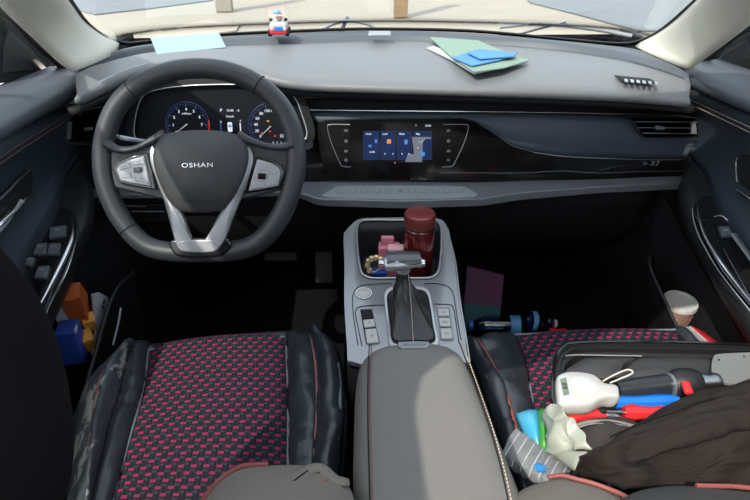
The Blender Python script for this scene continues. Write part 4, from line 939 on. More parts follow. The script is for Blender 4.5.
gL = curve_px([(130, 348), (121, 385), (113, 412), (104, 444), (92, 496), (80, 545)], ZS+.012)
pL = curve_px([(126, 347), (105, 371), (96, 403), (91, 444), (88, 496), (84, 545)], ZS+.035)
oL = curve_px([(122, 352), (92, 378), (80, 405), (74, 440), (68, 496), (60, 545)], ZS+.012)
fL = curve_px([(149, 349), (143, 392), (128, 448), (114, 500), (102, 545)], ZS)
fR = curve_px([(286, 337), (288, 400), (288, 470), (288, 520), (288, 555)], ZS)
gR = curve_px([(311, 335), (316, 372), (317, 410), (315, 450), (312, 500), (309, 550)], ZS+.012)
oR = curve_px([(318, 336), (335, 348), (343, 378), (344, 412), (341, 450), (336, 500), (330, 550)], ZS+.012)
TORN = M['torn'] = None
def tornmat():
    m = mat('torn_leather', (.055, .065, .075), .28, bump=.5, bscale=60, var=.3, vscale=20); t = m.node_tree; b = t.nodes['Principled BSDF']
    src = b.inputs['Base Color'].links[0].from_socket
    tc = t.nodes.new('ShaderNodeTexCoord'); mp = t.nodes.new('ShaderNodeMapping'); mp.inputs['Scale'].default_value = (26, 7, 10)
    nz = t.nodes.new('ShaderNodeTexNoise'); nz.inputs['Scale'].default_value = 1.6; nz.inputs['Detail'].default_value = 7; nz.inputs['Roughness'].default_value = .65
    t.links.new(tc.outputs['Object'], mp.inputs[0]); t.links.new(mp.outputs[0], nz.inputs['Vector'])
    rp = t.nodes.new('ShaderNodeValToRGB'); rp.color_ramp.elements[0].position = .55; rp.color_ramp.elements[1].position = .575
    t.links.new(nz.outputs['Fac'], rp.inputs[0]); mx = t.nodes.new('ShaderNodeMixRGB'); t.links.new(rp.outputs[0], mx.inputs[0])
    t.links.new(src, mx.inputs[1]); mx.inputs[2].default_value = (.27, .27, .25, 1); t.links.new(mx.outputs[0], b.inputs['Base Color'])
    return m
M['torn'] = tornmat()
fab = patch('cushion_panel', fL, fR, M['weave'], seat, .012, 20)
s1 = patch('inner_bolster', gL, fL, M['seatleather'], seat, .012, 8, wr=.004)
s2 = patch('inner_bolster', fR, gR, M['seatleather'], seat, .010, 8, wr=.006)
b1 = patch('outer_bolster', pL, gL, M['torn'], seat, .014, 8, wr=.006)
skirt = [p+Vector((-.03, 0, -.20)) for p in oL]
b2 = patch('side_panel', oL, pL, M['torn'], seat, .006, 8, wr=.004)
b3 = patch('side_skirt', skirt, oL, M['seatleather'], seat, .0, 6, wr=0)
b4 = patch('outer_bolster', gR, oR, M['seatleather'], seat, .022, 10, wr=.009)
b5 = patch('side_skirt', oR, [p+Vector((.006, 0, -.20)) for p in oR], M['seatleather'], seat, .0, 6)
def piping(path, r, m, parent, dz=.004, front=True):
    P = [p+Vector((0, 0, dz)) for p in path]
    if front: P = [P[0]+Vector((0, .034, -.09)), P[0]+Vector((0, .033, -.04)), P[0]+Vector((0, .016, -.009))]+P
    bm = B(); tube(bm, cr(P, 80), r, res=7); return obj('piping', bm, m, parent)
piping(pL, .0026, M['pipedull'], seat, .004); piping(gR, .0024, M['pipedull'], seat, .005)
piping(fL, .0022, M['greypipe'], seat, .004); piping(fR, .0022, M['greypipe'], seat, .003)
e_ = [a.lerp(b, .86)+Vector((0, 0, .010)) for a, b in zip(gR, oR)]; piping(e_, .0026, M['greypipe'], seat, .0035, False)
# edge band in front of the woven panel
bm = B(); tube(bm, cr([AZ(x, y, ZS+.004) for x, y in [(132, 349), (149, 350), (208, 342.5), (262, 338), (288, 336.5), (312, 335)]], 40), .0024, res=7); obj('front_seam', bm, M['greypipe'], seat)
bm = B(); rows = []
for k in range(2):
    pass
a_ = cr([AZ(x, y, ZS+.002) for x, y in [(128, 349), (149, 350), (208, 342.5), (262, 338), (288, 336.5), (316, 336)]], 40)
rows = [[p+Vector((0, dy, dz)) for p in a_] for dy, dz in ((-.002, .002), (.010, .004), (.024, -.004), (.034, -.022), (.038, -.05), (.036, -.10), (.03, -.20))]
loft(bm, rows); obj('front_edge', bm, M['seatleather'], seat, solid=.005, angle=180)
bm = B(); box(bm, (-.37, .64, .17), (.40, .40, .26)); obj('cushion_base', bm, M['deep'], seat, bev=.02)
bm = B()
tube(bm, cr([AX(x, y, -.56) for x, y in ((121, 308), (118, 325), (113, 345))], 12), .002, res=6)
obj('seat_rail', bm, M['strip'], seat)
# backrest of the driver's seat
bm = B(); rows = []
for k in range(14):
    t_ = k/13; y = .43-.24*t_-.03*math.sin(math.pi*t_); z = .33+.40*t_; row = []
    wl = -.615+.05*t_**3; wr_ = -.235+.0*t_
    for j in range(13):
        q_ = j/12; row.append(Vector((wl+(wr_-wl)*q_, y-.035*math.sin(math.pi*q_)+(.05 if q_ < .15 else 0)*(1-q_/.15)*1.0-.03, z)))
    rows.append(row)
loft(bm, rows); back = obj('backrest', bm, M['black'], seat, solid=.07, offset=1, angle=180)
def bolster(rowspec, name, m, parent, bm=None):
    rows = [cr([AZ(x, y, z) for x, y in pts], 26) for z, pts in rowspec]
    f = [p+Vector((0, .0, -.05)) for p in rows[0]]; f2 = [p+Vector((0, -.03, -.15)) for p in rows[0]]
    rows = [f2, f]+rows
    bm = B(); loft(bm, rows); return obj(name, bm, m, parent, solid=.006, angle=180, sub=1)
bsp = [(.478, [(214, 486), (226, 477), (240, 470), (262, 466.5), (300, 465), (330, 472), (344, 484)]),
       (.500, [(208, 492), (222, 478), (240, 468.5), (262, 465.5), (300, 464.5), (332, 471), (352, 487)]),
       (.520, [(204, 500), (220, 483), (240, 471), (262, 468), (300, 468), (334, 476), (356, 500)]),
       (.545, [(195, 520), (215, 500), (240, 486), (262, 482), (300, 482), (334, 492), (358, 520)]),
       (.580, [(180, 550), (205, 525), (240, 512), (262, 508), (300, 510), (334, 520), (356, 550)]),
       (.63, [(150, 600), (190, 575), (240, 562), (262, 560), (300, 562), (334, 572), (350, 600)])]
bol = bolster(bsp, 'backrest_bolster', M['backcloth'], seat)
bm = B(); tube(bm, cr([AZ(x, y, z) for x, y, z in [(268, 465.5, .503), (252, 465.5, .504), (240, 467.5, .506), (224, 477, .508), (212, 489, .514), (203, 502, .524), (190, 525, .55)]], 40), .0036, res=9); obj('piping', bm, M['piping'], bol)
bm = B(); tube(bm, cr([AZ(x, y, z) for x, y, z in [(266, 512, .57), (276, 500, .556), (288, 489, .543), (300, 478, .532), (312, 469, .522), (322, 469, .518), (331, 477, .520), (340, 482, .522), (348, 479, .505)]], 50), [.009*min(1, k/8, (49-k)/6+.15) for k in range(50)], res=12, flat=.5); obj('cover_fold', bm, M['backcloth'], bol)
bm = B(); tube(bm, cr([AZ(x, y, z) for x, y, z in [(268, 506, .568), (282, 492, .552), (296, 480, .540), (308, 471, .53)]], 30), .0015, res=6); obj('cover_seam', bm, M['black'], bol)
bm = B(); tube(bm, cr([AZ(x, y, z) for x, y, z in [(300, 491, .545), (312, 486, .54), (328, 479, .532)]], 20), .0016, res=6); obj('cover_seam', bm, M['pipedull'], bol)
# headrest
def superell(c, s, R, e=2.6, nu=36, nv=24):
    bm = B(); rows = []
    sp = lambda v, p: math.copysign(abs(v)**p, v)
    for i in range(nv+1):
        ph = -math.pi/2+math.pi*i/nv; row = []
        for j in range(nu):
            th_ = 2*math.pi*j/nu; p = 2/e
            row.append(Vector(c)+R @ Vector((s[0]*sp(math.cos(ph), p)*sp(math.cos(th_), p), s[1]*sp(math.cos(ph), p)*sp(math.sin(th_), p), s[2]*sp(math.sin(ph), p))))
        rows.append(row)
    loft(bm, rows, cl=True); return bm
HC = Vector((-.406, .235, .81))
bm = superell(HC, (.122, .055, .135), Matrix.Rotation(-.25, 3, 'X'), 2.4); obj('headrest', bm, M['black'], seat, angle=180)
for dx in (-.06, .06):
    bm = B(); tube(bm, [HC+Vector((dx, .01, -.07)), HC+Vector((dx, .01, -.20))], .006, res=10); obj('headrest_post', bm, M['steel'], seat)

# ---- passenger seat
ps = thing('passenger_seat', "passenger's seat with pink-dashed woven cushion and coral piped black leather edge", 'car seat', (.37, .5, .02))
po = curve_px([(462, 344), (474, 366), (486, 400), (500, 440), (512, 480), (524, 530)], ZS+.008)
pp_ = curve_px([(478, 342), (491, 362), (503, 388), (512, 415), (519, 445), (526, 490), (534, 530)], ZS+.026)
pf = curve_px([(515, 338), (524, 362), (531, 395), (537, 440), (545, 490), (553, 530)], ZS)
pr = [Vector((.545, p.y, ZS)) for p in pf]
pro = [Vector((.565, p.y, ZS+.006)) for p in pf]; prs = [Vector((.58, p.y, ZS-.02)) for p in pf]
patch('side_skirt', [p+Vector((-.004, 0, -.2)) for p in po], po, M['seatleather'], ps, 0, 6)
patch('outer_bolster', po, pp_, M['seatleather'], ps, .014, 8, wr=.009)
patch('inner_bolster', pp_, pf, M['seatleather'], ps, .012, 8, wr=.009)
patch('cushion_panel', pf, pr, M['weave'], ps, .010, 20)
patch('inner_bolster', pr, pro, M['seatleather'], ps, .008, 6, wr=.006)
patch('outer_bolster', pro, prs, M['seatleather'], ps, .006, 6)
patch('side_skirt', prs, [p+Vector((.01, 0, -.2)) for p in prs], M['seatleather'], ps, 0, 6)
piping(pp_, .0024, M['piping'], ps, .004); piping(pf, .0020, M['greypipe'], ps, .003)
bm = B(); tube(bm, cr([p+Vector((0, .006, .004)) for p in (pf[0], pf[0].lerp(pr[0], .3), pf[0].lerp(pr[0], .7), pr[0])], 30), .0022, res=7); obj('front_seam', bm, M['greypipe'], ps)
bm = B(); a_ = [po[0].lerp(prs[0], k/30)+Vector((0, .004, .0)) for k in range(31)]
loft(bm, [[p+Vector((0, dy, dz)) for p in a_] for dy, dz in ((.004, -.001), (.020, -.004), (.032, -.022), (.037, -.05), (.036, -.10), (.03, -.20))]); obj('front_edge', bm, M['seatleather'], ps, solid=.005, angle=180)
bm = B(); box(bm, (.36, .64, .17), (.40, .40, .26)); obj('cushion_base', bm, M['deep'], ps, bev=.02)
bm = B(); tube(bm, [Vector((.13, .30, .50)), Vector((.13, .44, .40)), Vector((.13, .46, .34))], .02, res=8)
bm.free()
bs1 = [(.470, [(512, 494), (528, 486), (546, 481), (562, 478), (590, 484), (612, 492), (630, 503)]),
       (.490, [(508, 500), (526, 487), (546, 480), (562, 477), (590, 483), (612, 491), (634, 506)]),
       (.515, [(505, 512), (526, 496), (546, 488), (562, 486), (590, 492), (612, 502), (636, 520)]),
       (.55, [(516, 540), (530, 520), (546, 514), (562, 512), (590, 518), (612, 528), (636, 545)]),
       (.60, [(524, 590), (534, 570), (546, 565), (562, 562), (590, 568), (612, 575), (636, 590)])]
pb = bolster(bs1, 'backrest_bolster', M['backcloth'], ps)
bm = B(); tube(bm, cr([AZ(x, y, z) for x, y, z in [(548, 477.5, .494), (562, 475.5, .496), (578, 479.5, .496), (592, 483, .496), (610, 489.5, .497), (626, 497, .503), (642, 512, .52)]], 40), .0028, res=9); obj('piping', bm, M['piping'], pb)
bs2 = [(.49, [(612, 503), (630, 493), (655, 487), (690, 486), (730, 489), (770, 494), (820, 505)]),
       (.515, [(606, 512), (628, 494), (655, 486), (690, 484.5), (730, 488), (770, 493), (825, 510)]),
       (.54, [(604, 525), (630, 504), (655, 495), (690, 493), (730, 497), (770, 503), (830, 520)]),
       (.60, [(600, 570), (630, 550), (655, 542), (690, 540), (730, 544), (770, 550), (830, 570)])]
pc = bolster(bs2, 'backrest_panel', mat('charcoal_cover', (.055, .055, .055), .6, bump=.4, bscale=400, var=.3, vscale=30), ps)
bm = B(); tube(bm, cr([AZ(x, y, z) for x, y, z in [(696, 485.5, .52), (715, 486, .52), (735, 486.5, .52), (760, 489.5, .52), (790, 496, .522)]], 30), .0026, res=8); obj('piping', bm, M['piping'], pc)
bm = B(); rows = []
for k in range(8):
    t_ = k/7; y = .28-.2*t_; z = .50+.26*t_; rows.append([Vector((.16+.42*j/8, y-.02*math.sin(math.pi*j/8)-.05, z)) for j in range(9)])
loft(bm, rows); obj('backrest', bm, M['black'], ps, solid=.05, offset=1, angle=180)

# ================================================================ TOOL CASE AND WHAT LIES IN IT
zc0, zc1 = .372, .440
tc_ = thing('tool_case', "open black tool case with moulded tray resting on the passenger's seat", 'tool case', AZ(640, 400, zc0))
co_px = [(640, 500), (600, 462), (570, 425), (556, 408), (552.5, 396), (554.5, 365), (560, 350), (577, 343.5), (660, 342.5), (760, 346), (835, 352), (860, 375), (880, 430), (890, 500)]
def CZ(px, py, z): return AZ(px, py, z)
oo = [CZ(x, y, zc1) for x, y in co_px]; oo = cr(oo, 80, True); oc_ = sum(oo, Vector())/80
ins_ = lambda P, d: [p+(oc_-p).normalized()*d for p in P]
bm = B(); dn = lambda P, z: [Vector((p.x, p.y, z)) for p in P]
i1 = ins_(oo, .009); i2 = ins_(oo, .016)
loft(bm, [dn(ins_(oo, .012), zc0), dn(ins_(oo, .004), zc0+.01), dn(oo, zc1-.012), oo, ins_(oo, .004), dn(ins_(oo, .005), zc1-.006), dn(i1, zc1-.006), dn(i1, zc1-.016), dn(i2, zc1-.018), dn(ins_(oo, .022), zc0+.012)], cl=True)
cb = [bm.verts.new(p) for p in dn(ins_(oo, .022), zc0+.012)]; cap(bm, cb); cb = [bm.verts.new(p) for p in dn(ins_(oo, .012), zc0)]; cap(bm, cb[::-1])
case = obj('case_shell', bm, M['plastic'], tc_, angle=50)
bm = B(); tube(bm, [p+Vector((0, 0, .001)) for p in oo], .003, closed=True, res=8); obj('case_rim', bm, M['gloss'], case)
bm = B(); tube(bm, cr([CZ(x, y, zc1-.012) for x, y in [(557, 357), (575, 355), (610, 355.5), (642, 356)]], 20), .0011, res=6); obj('rim_line', bm, M['satin'], case)
PADG = mat('moulded_tray', (.035, .036, .038), .6, bump=.2, bscale=500, var=.2)
for pts in ([(566, 374), (578, 362), (592, 357.5), (634, 357.5), (624, 364), (612, 378)], [(617, 378), (628, 368), (645, 357.5), (708, 358), (722, 372), (722, 384)]):
    bm = B(); dome(bm, cr([CZ(x, y, .418) for x, y in pts], 40, True), (0, 0, 1), .008, base=.028, rings=4); obj('tray_pad', bm, PADG, case)
bm = B(); plate(bm, cr([CZ(x, y, .438) for x, y in [(712, 362), (714, 356), (720, 353.5), (760, 352), (790, 354), (792, 385), (740, 384), (716, 380), (712, 372)]], 50, True), (0, 0, -.006)); gp = obj('tray_plate', bm, mat('grey_plate', (.17, .18, .18), .45, bump=.2, bscale=400, var=.1), case, bev=.001)
for x, y in ((719, 360), (744, 356.5)):
    bm = B(); lathe(bm, [(0, .001), (.0015, .001), (.0018, 0), (0, 0)], Matrix.Translation(CZ(x, y, .4385)), 10, False); obj('rivet', bm, M['dark'], gp)
# thickness gauge
tg = thing('measuring_gauge', 'white handheld paint gauge with small green display and round keypad', 'gauge', CZ(588, 388, .40))
ZG = .452
go = [(556.5, 379), (559, 374), (568, 371), (582, 371.5), (594, 374), (601, 379), (606, 383), (618, 385), (620, 391), (619.5, 396.5), (610, 396.5), (602, 398.5), (591, 404), (575, 405), (562, 405), (558, 400)]
oG = cr([CZ(x, y, ZG) for x, y in go], 60, True); cG = sum(oG, Vector())/60
bm = B(); loft(bm, [[cG+(p-cG)*s_+Vector((0, 0, dz)) for p in oG] for s_, dz in ((.0, -.026), (.80, -.026), (.95, -.022), (1.0, -.014), (1.0, -.006), (.97, -.001), (.90, .001), (.5, .0015), (0.01, .0015))], cl=True); gb = obj('gauge_body', bm, M['white'], tg, angle=180)
bm = B(); plate(bm, [CZ(x, y, ZG+.0024) for x, y in ((558.5, 377), (567, 374.2), (571.5, 396), (562.5, 398.5))], (0, 0, -.003)); lb = obj('display_frame', bm, M['greyknit'], tg, bev=.0006)
bm = B(); plate(bm, [CZ(x, y, ZG+.003) for x, y in ((560, 379), (566, 377), (569.5, 394), (563.7, 395.5))], (0, 0, -.001)); obj('display', bm, M['glassd'], lb, smooth=False)
text('display_digits', '0.0', frame(CZ(565, 386, ZG+.0032), (.25, 1, 0), (-1, .25, 0)), .010, M['dark'], lb)
kc_ = CZ(584, 385, ZG+.0018)
bm = B(); lathe(bm, [(0, .001), (.0165, .001), (.0178, 0), (0, 0)], Matrix.Translation(kc_), 32, False); kp = obj('keypad', bm, mat('keypad_ring', (.60, .64, .68), .5, var=.05), tg)
for a in range(4):
    q_ = kc_+Vector((math.cos(a*math.pi/2+.3)*.010, math.sin(a*math.pi/2+.3)*.010, .0008)); bm = B(); lathe(bm, [(0, .0012), (.0032, .001), (.0038, 0), (0, 0)], Matrix.Translation(q_), 14, False); obj('key', bm, M['greyknit'], kp)
bm = B(); tube(bm, cr([CZ(x, y, z) for x, y, z in [(603, 381, .448), (614, 375, .45), (626, 370, .452), (631.5, 370.5, .452), (632, 373.5, .452), (622, 378, .45), (610, 383, .448)]], 50), .0013, res=6); obj('wrist_strap', bm, mat('cream_cord', (.62, .57, .48), .8, var=.2, vscale=100), tg)
def rod(pts, radii, name, m, parent, res=20, flat=1.0, **k):
    bm = B(); P = cr(pts, len(radii)) if len(pts) > 2 else [Vector(pts[0]).lerp(Vector(pts[1]), i/(len(radii)-1)) for i in range(len(radii))]
    tube(bm, P, radii, res=res, flat=flat); return obj(name, bm, m, parent, **k)
fl = thing('torch', 'black cylindrical torch with red switch and steel collar', 'torch', CZ(665, 388, .40))
BARREL = mat('torch_barrel', (.020, .024, .030), .32, coat=.3, var=.2)
rod([CZ(617, 390, .425), CZ(673, 384, .43)], [.013, .0150, .0162, .0165, .0170, .0178], 'barrel', BARREL, fl)
rod([CZ(671, 384.5, .432), CZ(698, 383, .434)], [.019, .0235, .0245, .0245, .0235, .020], 'collar', M['plastic'], fl)
bm = B(); q_ = CZ(687, 388, .455); box(bm, q_, (.012, .024, .008), Matrix.Rotation(-.25, 4, 'Z'), .003); obj('switch', bm, M['redp'], fl)
rod([CZ(697, 383, .434), CZ(718, 382, .435)], [.014, .0155, .014, .0155, .014], 'steel_collar', M['steel'], fl)
rod([CZ(668, 384.6, .432), CZ(671, 384.5, .432)], [.0185, .0185], 'grip_ring', M['strip'], fl)
sd_ = thing('screwdriver', 'screwdriver with bright blue plastic handle under the torch', 'screwdriver', CZ(640, 402, .40))
rod([CZ(615, 403, .418), CZ(678, 401, .420)], [.0085, .0105, .0100, .0095, .0100, .0105, .0110, .0110, .0105, .0085], 'handle', M['bluep'], sd_, res=8, angle=30)
rod([CZ(592, 403.5, .416), CZ(616, 403, .418)], [.0026]*3, 'shaft', M['steel'], sd_, res=10)
sr_ = thing('screwdriver', 'screwdriver with bright red plastic handle below the blue handled one', 'screwdriver', CZ(640, 412, .40))
rod([CZ(624, 412.5, .424), CZ(632, 412.5, .424), CZ(690, 414, .426)], [.0095, .0125, .0105, .0095, .0100, .0110, .0120, .0115, .0100], 'handle', M['redp'], sr_, res=8, angle=30)
rod([CZ(600, 411.5, .424), CZ(625, 412.5, .424)], [.003]*3, 'shaft', M['steel'], sr_, res=10)
rod([CZ(599, 411, .424), CZ(606, 411.5, .424)], [.005, .0062, .004], 'chuck', M['dark'], sr_, res=10)
pl_ = thing('pliers', 'pliers with red padded grips lying between tissue pack and zip pouch', 'pliers', CZ(588, 420, .40))
rod([CZ(565, 421, .418), CZ(574, 415, .420), (CZ(588, 412.5, .420)), CZ(606, 415, .420)], [.009, .0115, .0115, .011, .009, .006], 'grip', M['redp'], pl_, flat=.7)
rod([CZ(567, 426, .412), CZ(580, 420, .414), CZ(600, 418, .414), CZ(609, 418, .414)], [.006, .008, .008, .007, .005], 'grip', M['redp'], pl_, flat=.7)
rod([CZ(605, 415, .418), CZ(622, 418, .416)], [.006, .007, .004], 'jaw', M['steel'], pl_)
# zip pouch
zp = thing('zip_pouch', 'dark brown zipped pouch showing its curved zip beside the jacket', 'pouch', CZ(600, 440, .38))
bm = B(); dome(bm, cr([CZ(x, y, .424) for x, y in [(566, 434), (574, 425), (590, 420.5), (610, 419), (638, 423), (650, 440), (620, 460), (590, 470), (572, 455)]], 60, True), (0, 0, 1), .030, base=.03, rings=8)
crumple(bm, .004, 25, 5); pouch = obj('pouch_body', bm, mat('pouch_cloth', (.028, .022, .020), .8, bump=.5, bscale=300, var=.4, vscale=15), zp, angle=180)
bm = B(); path = cr([CZ(x, y, z) for x, y, z in [(566, 433, .438), (574, 427, .446), (588, 422.5, .449), (606, 421.5, .45), (622, 423.5, .45), (636, 427, .447)]], 60); tube(bm, path, .003, res=8); obj('zip_welt', bm, M['backcloth'], pouch)
bm = B(); tube(bm, [p+Vector((.0, -.006, .002)) for p in path], .0015, res=6); obj('zip_teeth', bm, M['steel'], pouch)
# tissue packet
tp = thing('tissue_packet', 'crumpled tissue packet in blue, green and white wrapping on the seat', 'packet', CZ(550, 440, .37))
def sheet(name, px, m, parent, z, hz=.012, n=10, amp=.006, sc=30, solid=.002, seed=0, zf=None):
    """pillowy quad from four px corners"""
    c = [AZ(x, y, (z if zf is None else zf[i])) for i, (x, y) in enumerate(px)]; rows = []
    for i in range(n+1):
        v = i/n; row = []
        for j in range(n+1):
            u_ = j/n; p = c[0].lerp(c[1], u_).lerp(c[3].lerp(c[2], u_), v); p.z += hz*(math.sin(math.pi*u_)*math.sin(math.pi*v))**.5
            nn = noise.noise_vector(p*sc+Vector((seed, 0, 0))); p += nn*amp; row.append(p)
        rows.append(row)
    bm = B(); loft(bm, rows); return obj(name, bm, m, parent, solid=solid, angle=50)
BLU = mat('tissue_blue', (.01, .25, .52), .35, coat=.3, var=.6, vscale=22, col2=(.12, .45, .62)); GRN = mat('tissue_green', (.06, .34, .05), .35, coat=.3, var=.4, vscale=30)
WHT = mat('tissue_white', (.34, .37, .31), .4, coat=.3, bump=.5, bscale=60, var=.25, vscale=18)
sheet('blue_panel', [(515, 413), (538, 409), (541, 452), (524, 444)], BLU, tp, .385, .018, seed=1, amp=.003, zf=(.392, .40, .39, .38))
sheet('green_band', [(536, 410), (545, 408), (548, 456), (538, 451)], GRN, tp, .39, .018, seed=1, amp=.003, zf=(.402, .404, .392, .392))
sheet('white_panel', [(543, 408.5), (561, 405), (590, 450), (546, 456)], WHT, tp, .40, .018, seed=3, amp=.009, n=26, sc=52, zf=(.425, .452, .452, .41))
sheet('green_edge', [(559, 405), (565, 412), (571, 434), (565, 430)], GRN, tp, .42, .004, seed=4, amp=.003, zf=(.452, .452, .446, .446))
sheet('white_flap', [(548, 452), (590, 450), (578, 472), (552, 458)], WHT, tp, .38, .010, seed=6, amp=.006, n=12, zf=(.41, .452, .44, .40))
# clear bottle
cbk = thing('clear_packaging', 'crushed clear plastic packaging with blue snowflake print between armrest and jacket', 'packaging', AZ(540, 465, .37))
TRI = mat('clear_tray', (.42, .45, .48), .12, alpha=.42, var=.3, vscale=60, bump=.6, bscale=90)
P_a = AZ(508, 446, .395); P_b = AZ(566, 482, .385)
bm = B(); nr = 15; rows = []
for i in range(nr):
    t_ = i/(nr-1); c_ = P_a.lerp(P_b, t_); ax = (P_b-P_a).normalized(); sd = ax.cross(Vector((0, 0, 1))).normalized()
    w_ = .030*(1-.25*t_); h_ = .022*(1+.18*math.cos(i*math.pi)); row = []
    for k in range(16):
        a = 2*math.pi*k/16; row.append(c_+sd*(math.copysign(abs(math.cos(a))**.6, math.cos(a))*w_)+Vector((0, 0, math.copysign(abs(math.sin(a))**.6, math.sin(a))*h_*.7)))
    rows.append(row)
V = loft(bm, rows, cl=True); cap(bm, V[0][::-1]); cap(bm, V[-1]); crumple(bm, .004, 35, 2); tray = obj('plastic_shell', bm, TRI, cbk, angle=30, solid=.0008)
for i in range(1, nr-1, 2):
    bm = B(); tube(bm, [p+Vector((0, 0, .001)) for p in rows[i]][0:9], .0008, res=5); obj('shell_rib', bm, mat('rib_white', (.75, .78, .80), .2, var=.1, alpha=.6), tray)
sc3 = AZ(540, 468, .412); bm = B()
for k in range(6):
    a = k*math.pi/6; d = Vector((math.cos(a), math.sin(a), 0))*.009; s_ = Vector((-d.y, d.x, 0))*.10
    plate(bm, [sc3+d+s_, sc3-d+s_, sc3-d-s_, sc3+d-s_], (0, 0, .0005+.0001*k))
obj('snowflake_print', bm, mat('snow_blue', (.02, .22, .55), .5, var=.1), tray, smooth=False)

# ---- brown jacket heaped over the case
jk = thing('jacket', 'dark brown cloth jacket heaped over the open tool case', 'jacket', AZ(680, 450, .38))
topl = [(573, 476), (581, 464), (590, 454.5), (600, 452), (608, 449), (612, 441), (619, 433), (630, 427), (642, 421), (656, 412), (672, 404), (684, 398), (698, 392.5), (715, 390), (733, 386), (750, 379), (775, 368), (800, 360)]
botl = [(576, 480), (586, 483), (596, 486), (606, 490), (614, 494), (622, 498), (634, 500), (646, 500), (658, 500), (672, 500), (686, 500), (700, 500), (715, 500), (733, 500), (750, 500), (770, 500), (790, 505), (830, 515)]
nT = 64; tl = cr([AZ(x, y, .442+.022*min(1, max(0, (x-573)/120))) for x, y in topl], nT); bl_ = cr([AZ(x, y, .43) for x, y in botl], nT)
rows = []; nr = 34
for i in range(nr+1):
    v = i/nr; row = []
    for j in range(nT):
        q_ = j/(nT-1); p = tl[j].lerp(bl_[j], v); hgt = (.012+.034*min(1, q_*1.6))*math.sin(math.pi*min(1, v*.86))**.8
        n1 = 1-abs(noise.noise(Vector((p.x*9+p.y*7, (p.y-p.x*.55)*17, 1.3))))*2
        n2 = 1-abs(noise.noise(Vector((p.x*16, (p.y-p.x*.5)*34, 7.7))))*2
        p = p+Vector((0, 0, hgt+(.022*n1+.010*n2)*math.sin(math.pi*min(1, v*.93))**.7))
        row.append(p)
    rows.append(row)
rows = [[p+Vector((0, .008, -.03)) for p in tl], [p+Vector((0, .006, -.012)) for p in tl]]+rows
bm = B(); loft(bm, rows); jb = obj('jacket_body', bm, M['jacket'], jk, solid=.004, angle=180)
# a sleeve lying across it, cuff towards the pouch
pth = cr([AZ(x, y, z) for x, y, z in [(598, 466, .445), (614, 455, .46), (634, 446, .478), (658, 437, .492), (684, 428, .502), (715, 417, .51), (750, 407, .512), (800, 392, .515)]], 60)
bm = B(); rr_ = [.016+.016*(k/59)**.7+.0014*math.sin(k*.7) for k in range(60)]; tube(bm, pth, rr_, res=28, flat=.55); crumple(bm, .006, 13, 4); crumple(bm, .002, 40, 9); slv = obj('sleeve', bm, M['jacket'], jk, angle=180)
bm = B(); c0 = pth[1]; tube(bm, [pth[0]+Vector((-.001, 0, 0)), pth[1]], .0175, res=20, flat=.62); obj('cuff', bm, M['jacket'], slv)
bm = B(); tube(bm, [p+Vector((-.006, .016, .0125)) for p in pth[6:50]], .0007, res=6); obj('sleeve_seam', bm, M['black'], slv)

# ================================================================ FOOTWELL THINGS
q_ = AZ(485, 318, .03); bm = B(); ctn = thing('purple_carton', 'purple and teal cardboard carton standing in the dark footwell beside the console', 'carton', q_)
fa = [AY(467, 267, 1.30), AY(504, 276, 1.30), AY(501, 307, 1.27), AY(464, 304, 1.27)]
plate(bm, fa, (.002, .010, 0)); obj('carton_top', bm, M['purple'], ctn, bev=.002)
bm = B(); plate(bm, [AY(464, 304, 1.27), AY(501, 307, 1.27), AY(499, 330, 1.24), AY(464, 332, 1.24)], (.002, .05, 0)); obj('carton_base', bm, M['teal'], ctn, bev=.002)
def bottle(a, b, r, label, capm, labm, nm='water_bottle', lr=(.55, .8)):
    t = thing(nm, label, 'bottle', (a+b)/2-Vector((0, 0, r))); ax = b-a; L = ax.length; z = ax.normalized(); x = z.cross(Vector((0, 0, 1))).normalized(); y = z.cross(x)
    Mm = Matrix((x, y, z)).transposed().to_4x4(); Mm.translation = a
    prof = [(0, 0), (r*.8, 0), (r, .006)]+[(r*(1-.05*(k % 2)), L*(.08+.05*k)) for k in range(13)]+[(r*.8, L*.80), (r*.45, L*.90), (r*.36, L*.93)]
    bm = B(); lathe(bm, prof, Mm, 24, False); bd = obj('bottle_body', bm, M['bottle'], t)
    bm = B(); lathe(bm, [(0, L*.92), (r*.42, L*.92), (r*.42, L), (0, L)], Mm, 20, False); obj('cap', bm, capm, t)
    bm = B(); lathe(bm, [(r*1.01, L*lr[0]), (r*1.02, L*lr[0]+.001), (r*1.02, L*lr[1]), (r*1.01, L*lr[1])], Mm, 24, False); obj('label', bm, labm, t)
    return t
LB = mat('label_blue', (.10, .35, .65), .5, var=.4, vscale=60)
bottle(AZ(521, 326, .05), AZ(469, 325, .045), .030, 'clear water bottle with blue label lying on footwell floor, cap towards the console', M['bluep'], LB, lr=(.03, .22))
bottle(AZ(524, 320, .075), AZ(556, 324, .06), .028, 'shorter blue water bottle with pale cap lying beside the first', M['white'], LB, lr=(.2, .35))
bm = subbox(AZ(558, 333, .06), (.045, .02, .015), cuts=3); crumple(bm, .004, 50, 2); tag(obj('red_wrapper', bm, M['redp']), 'small red wrapper at the end of the water bottles', 'wrapper')
for (x, z, w_, h_), lb in (((-.33, .20, .10, .06), 'wide dark brake pedal under the steering column'), ((-.20, .17, .055, .15), 'tall dark accelerator pedal beside the centre console')):
    pd = thing('foot_pedal', lb, 'pedal', (x, 1.42, z-.05)); bm = B(); box(bm, (x, 1.42, z), (w_, .012, h_), Matrix.Rotation(-.5, 4, 'X'), .004); obj('pedal_pad', bm, M['plastic'], pd)
    bm = B(); tube(bm, [Vector((x, 1.43, z)), Vector((x, 1.56, z+.16))], .008, res=8); obj('pedal_arm', bm, M['dark'], pd)

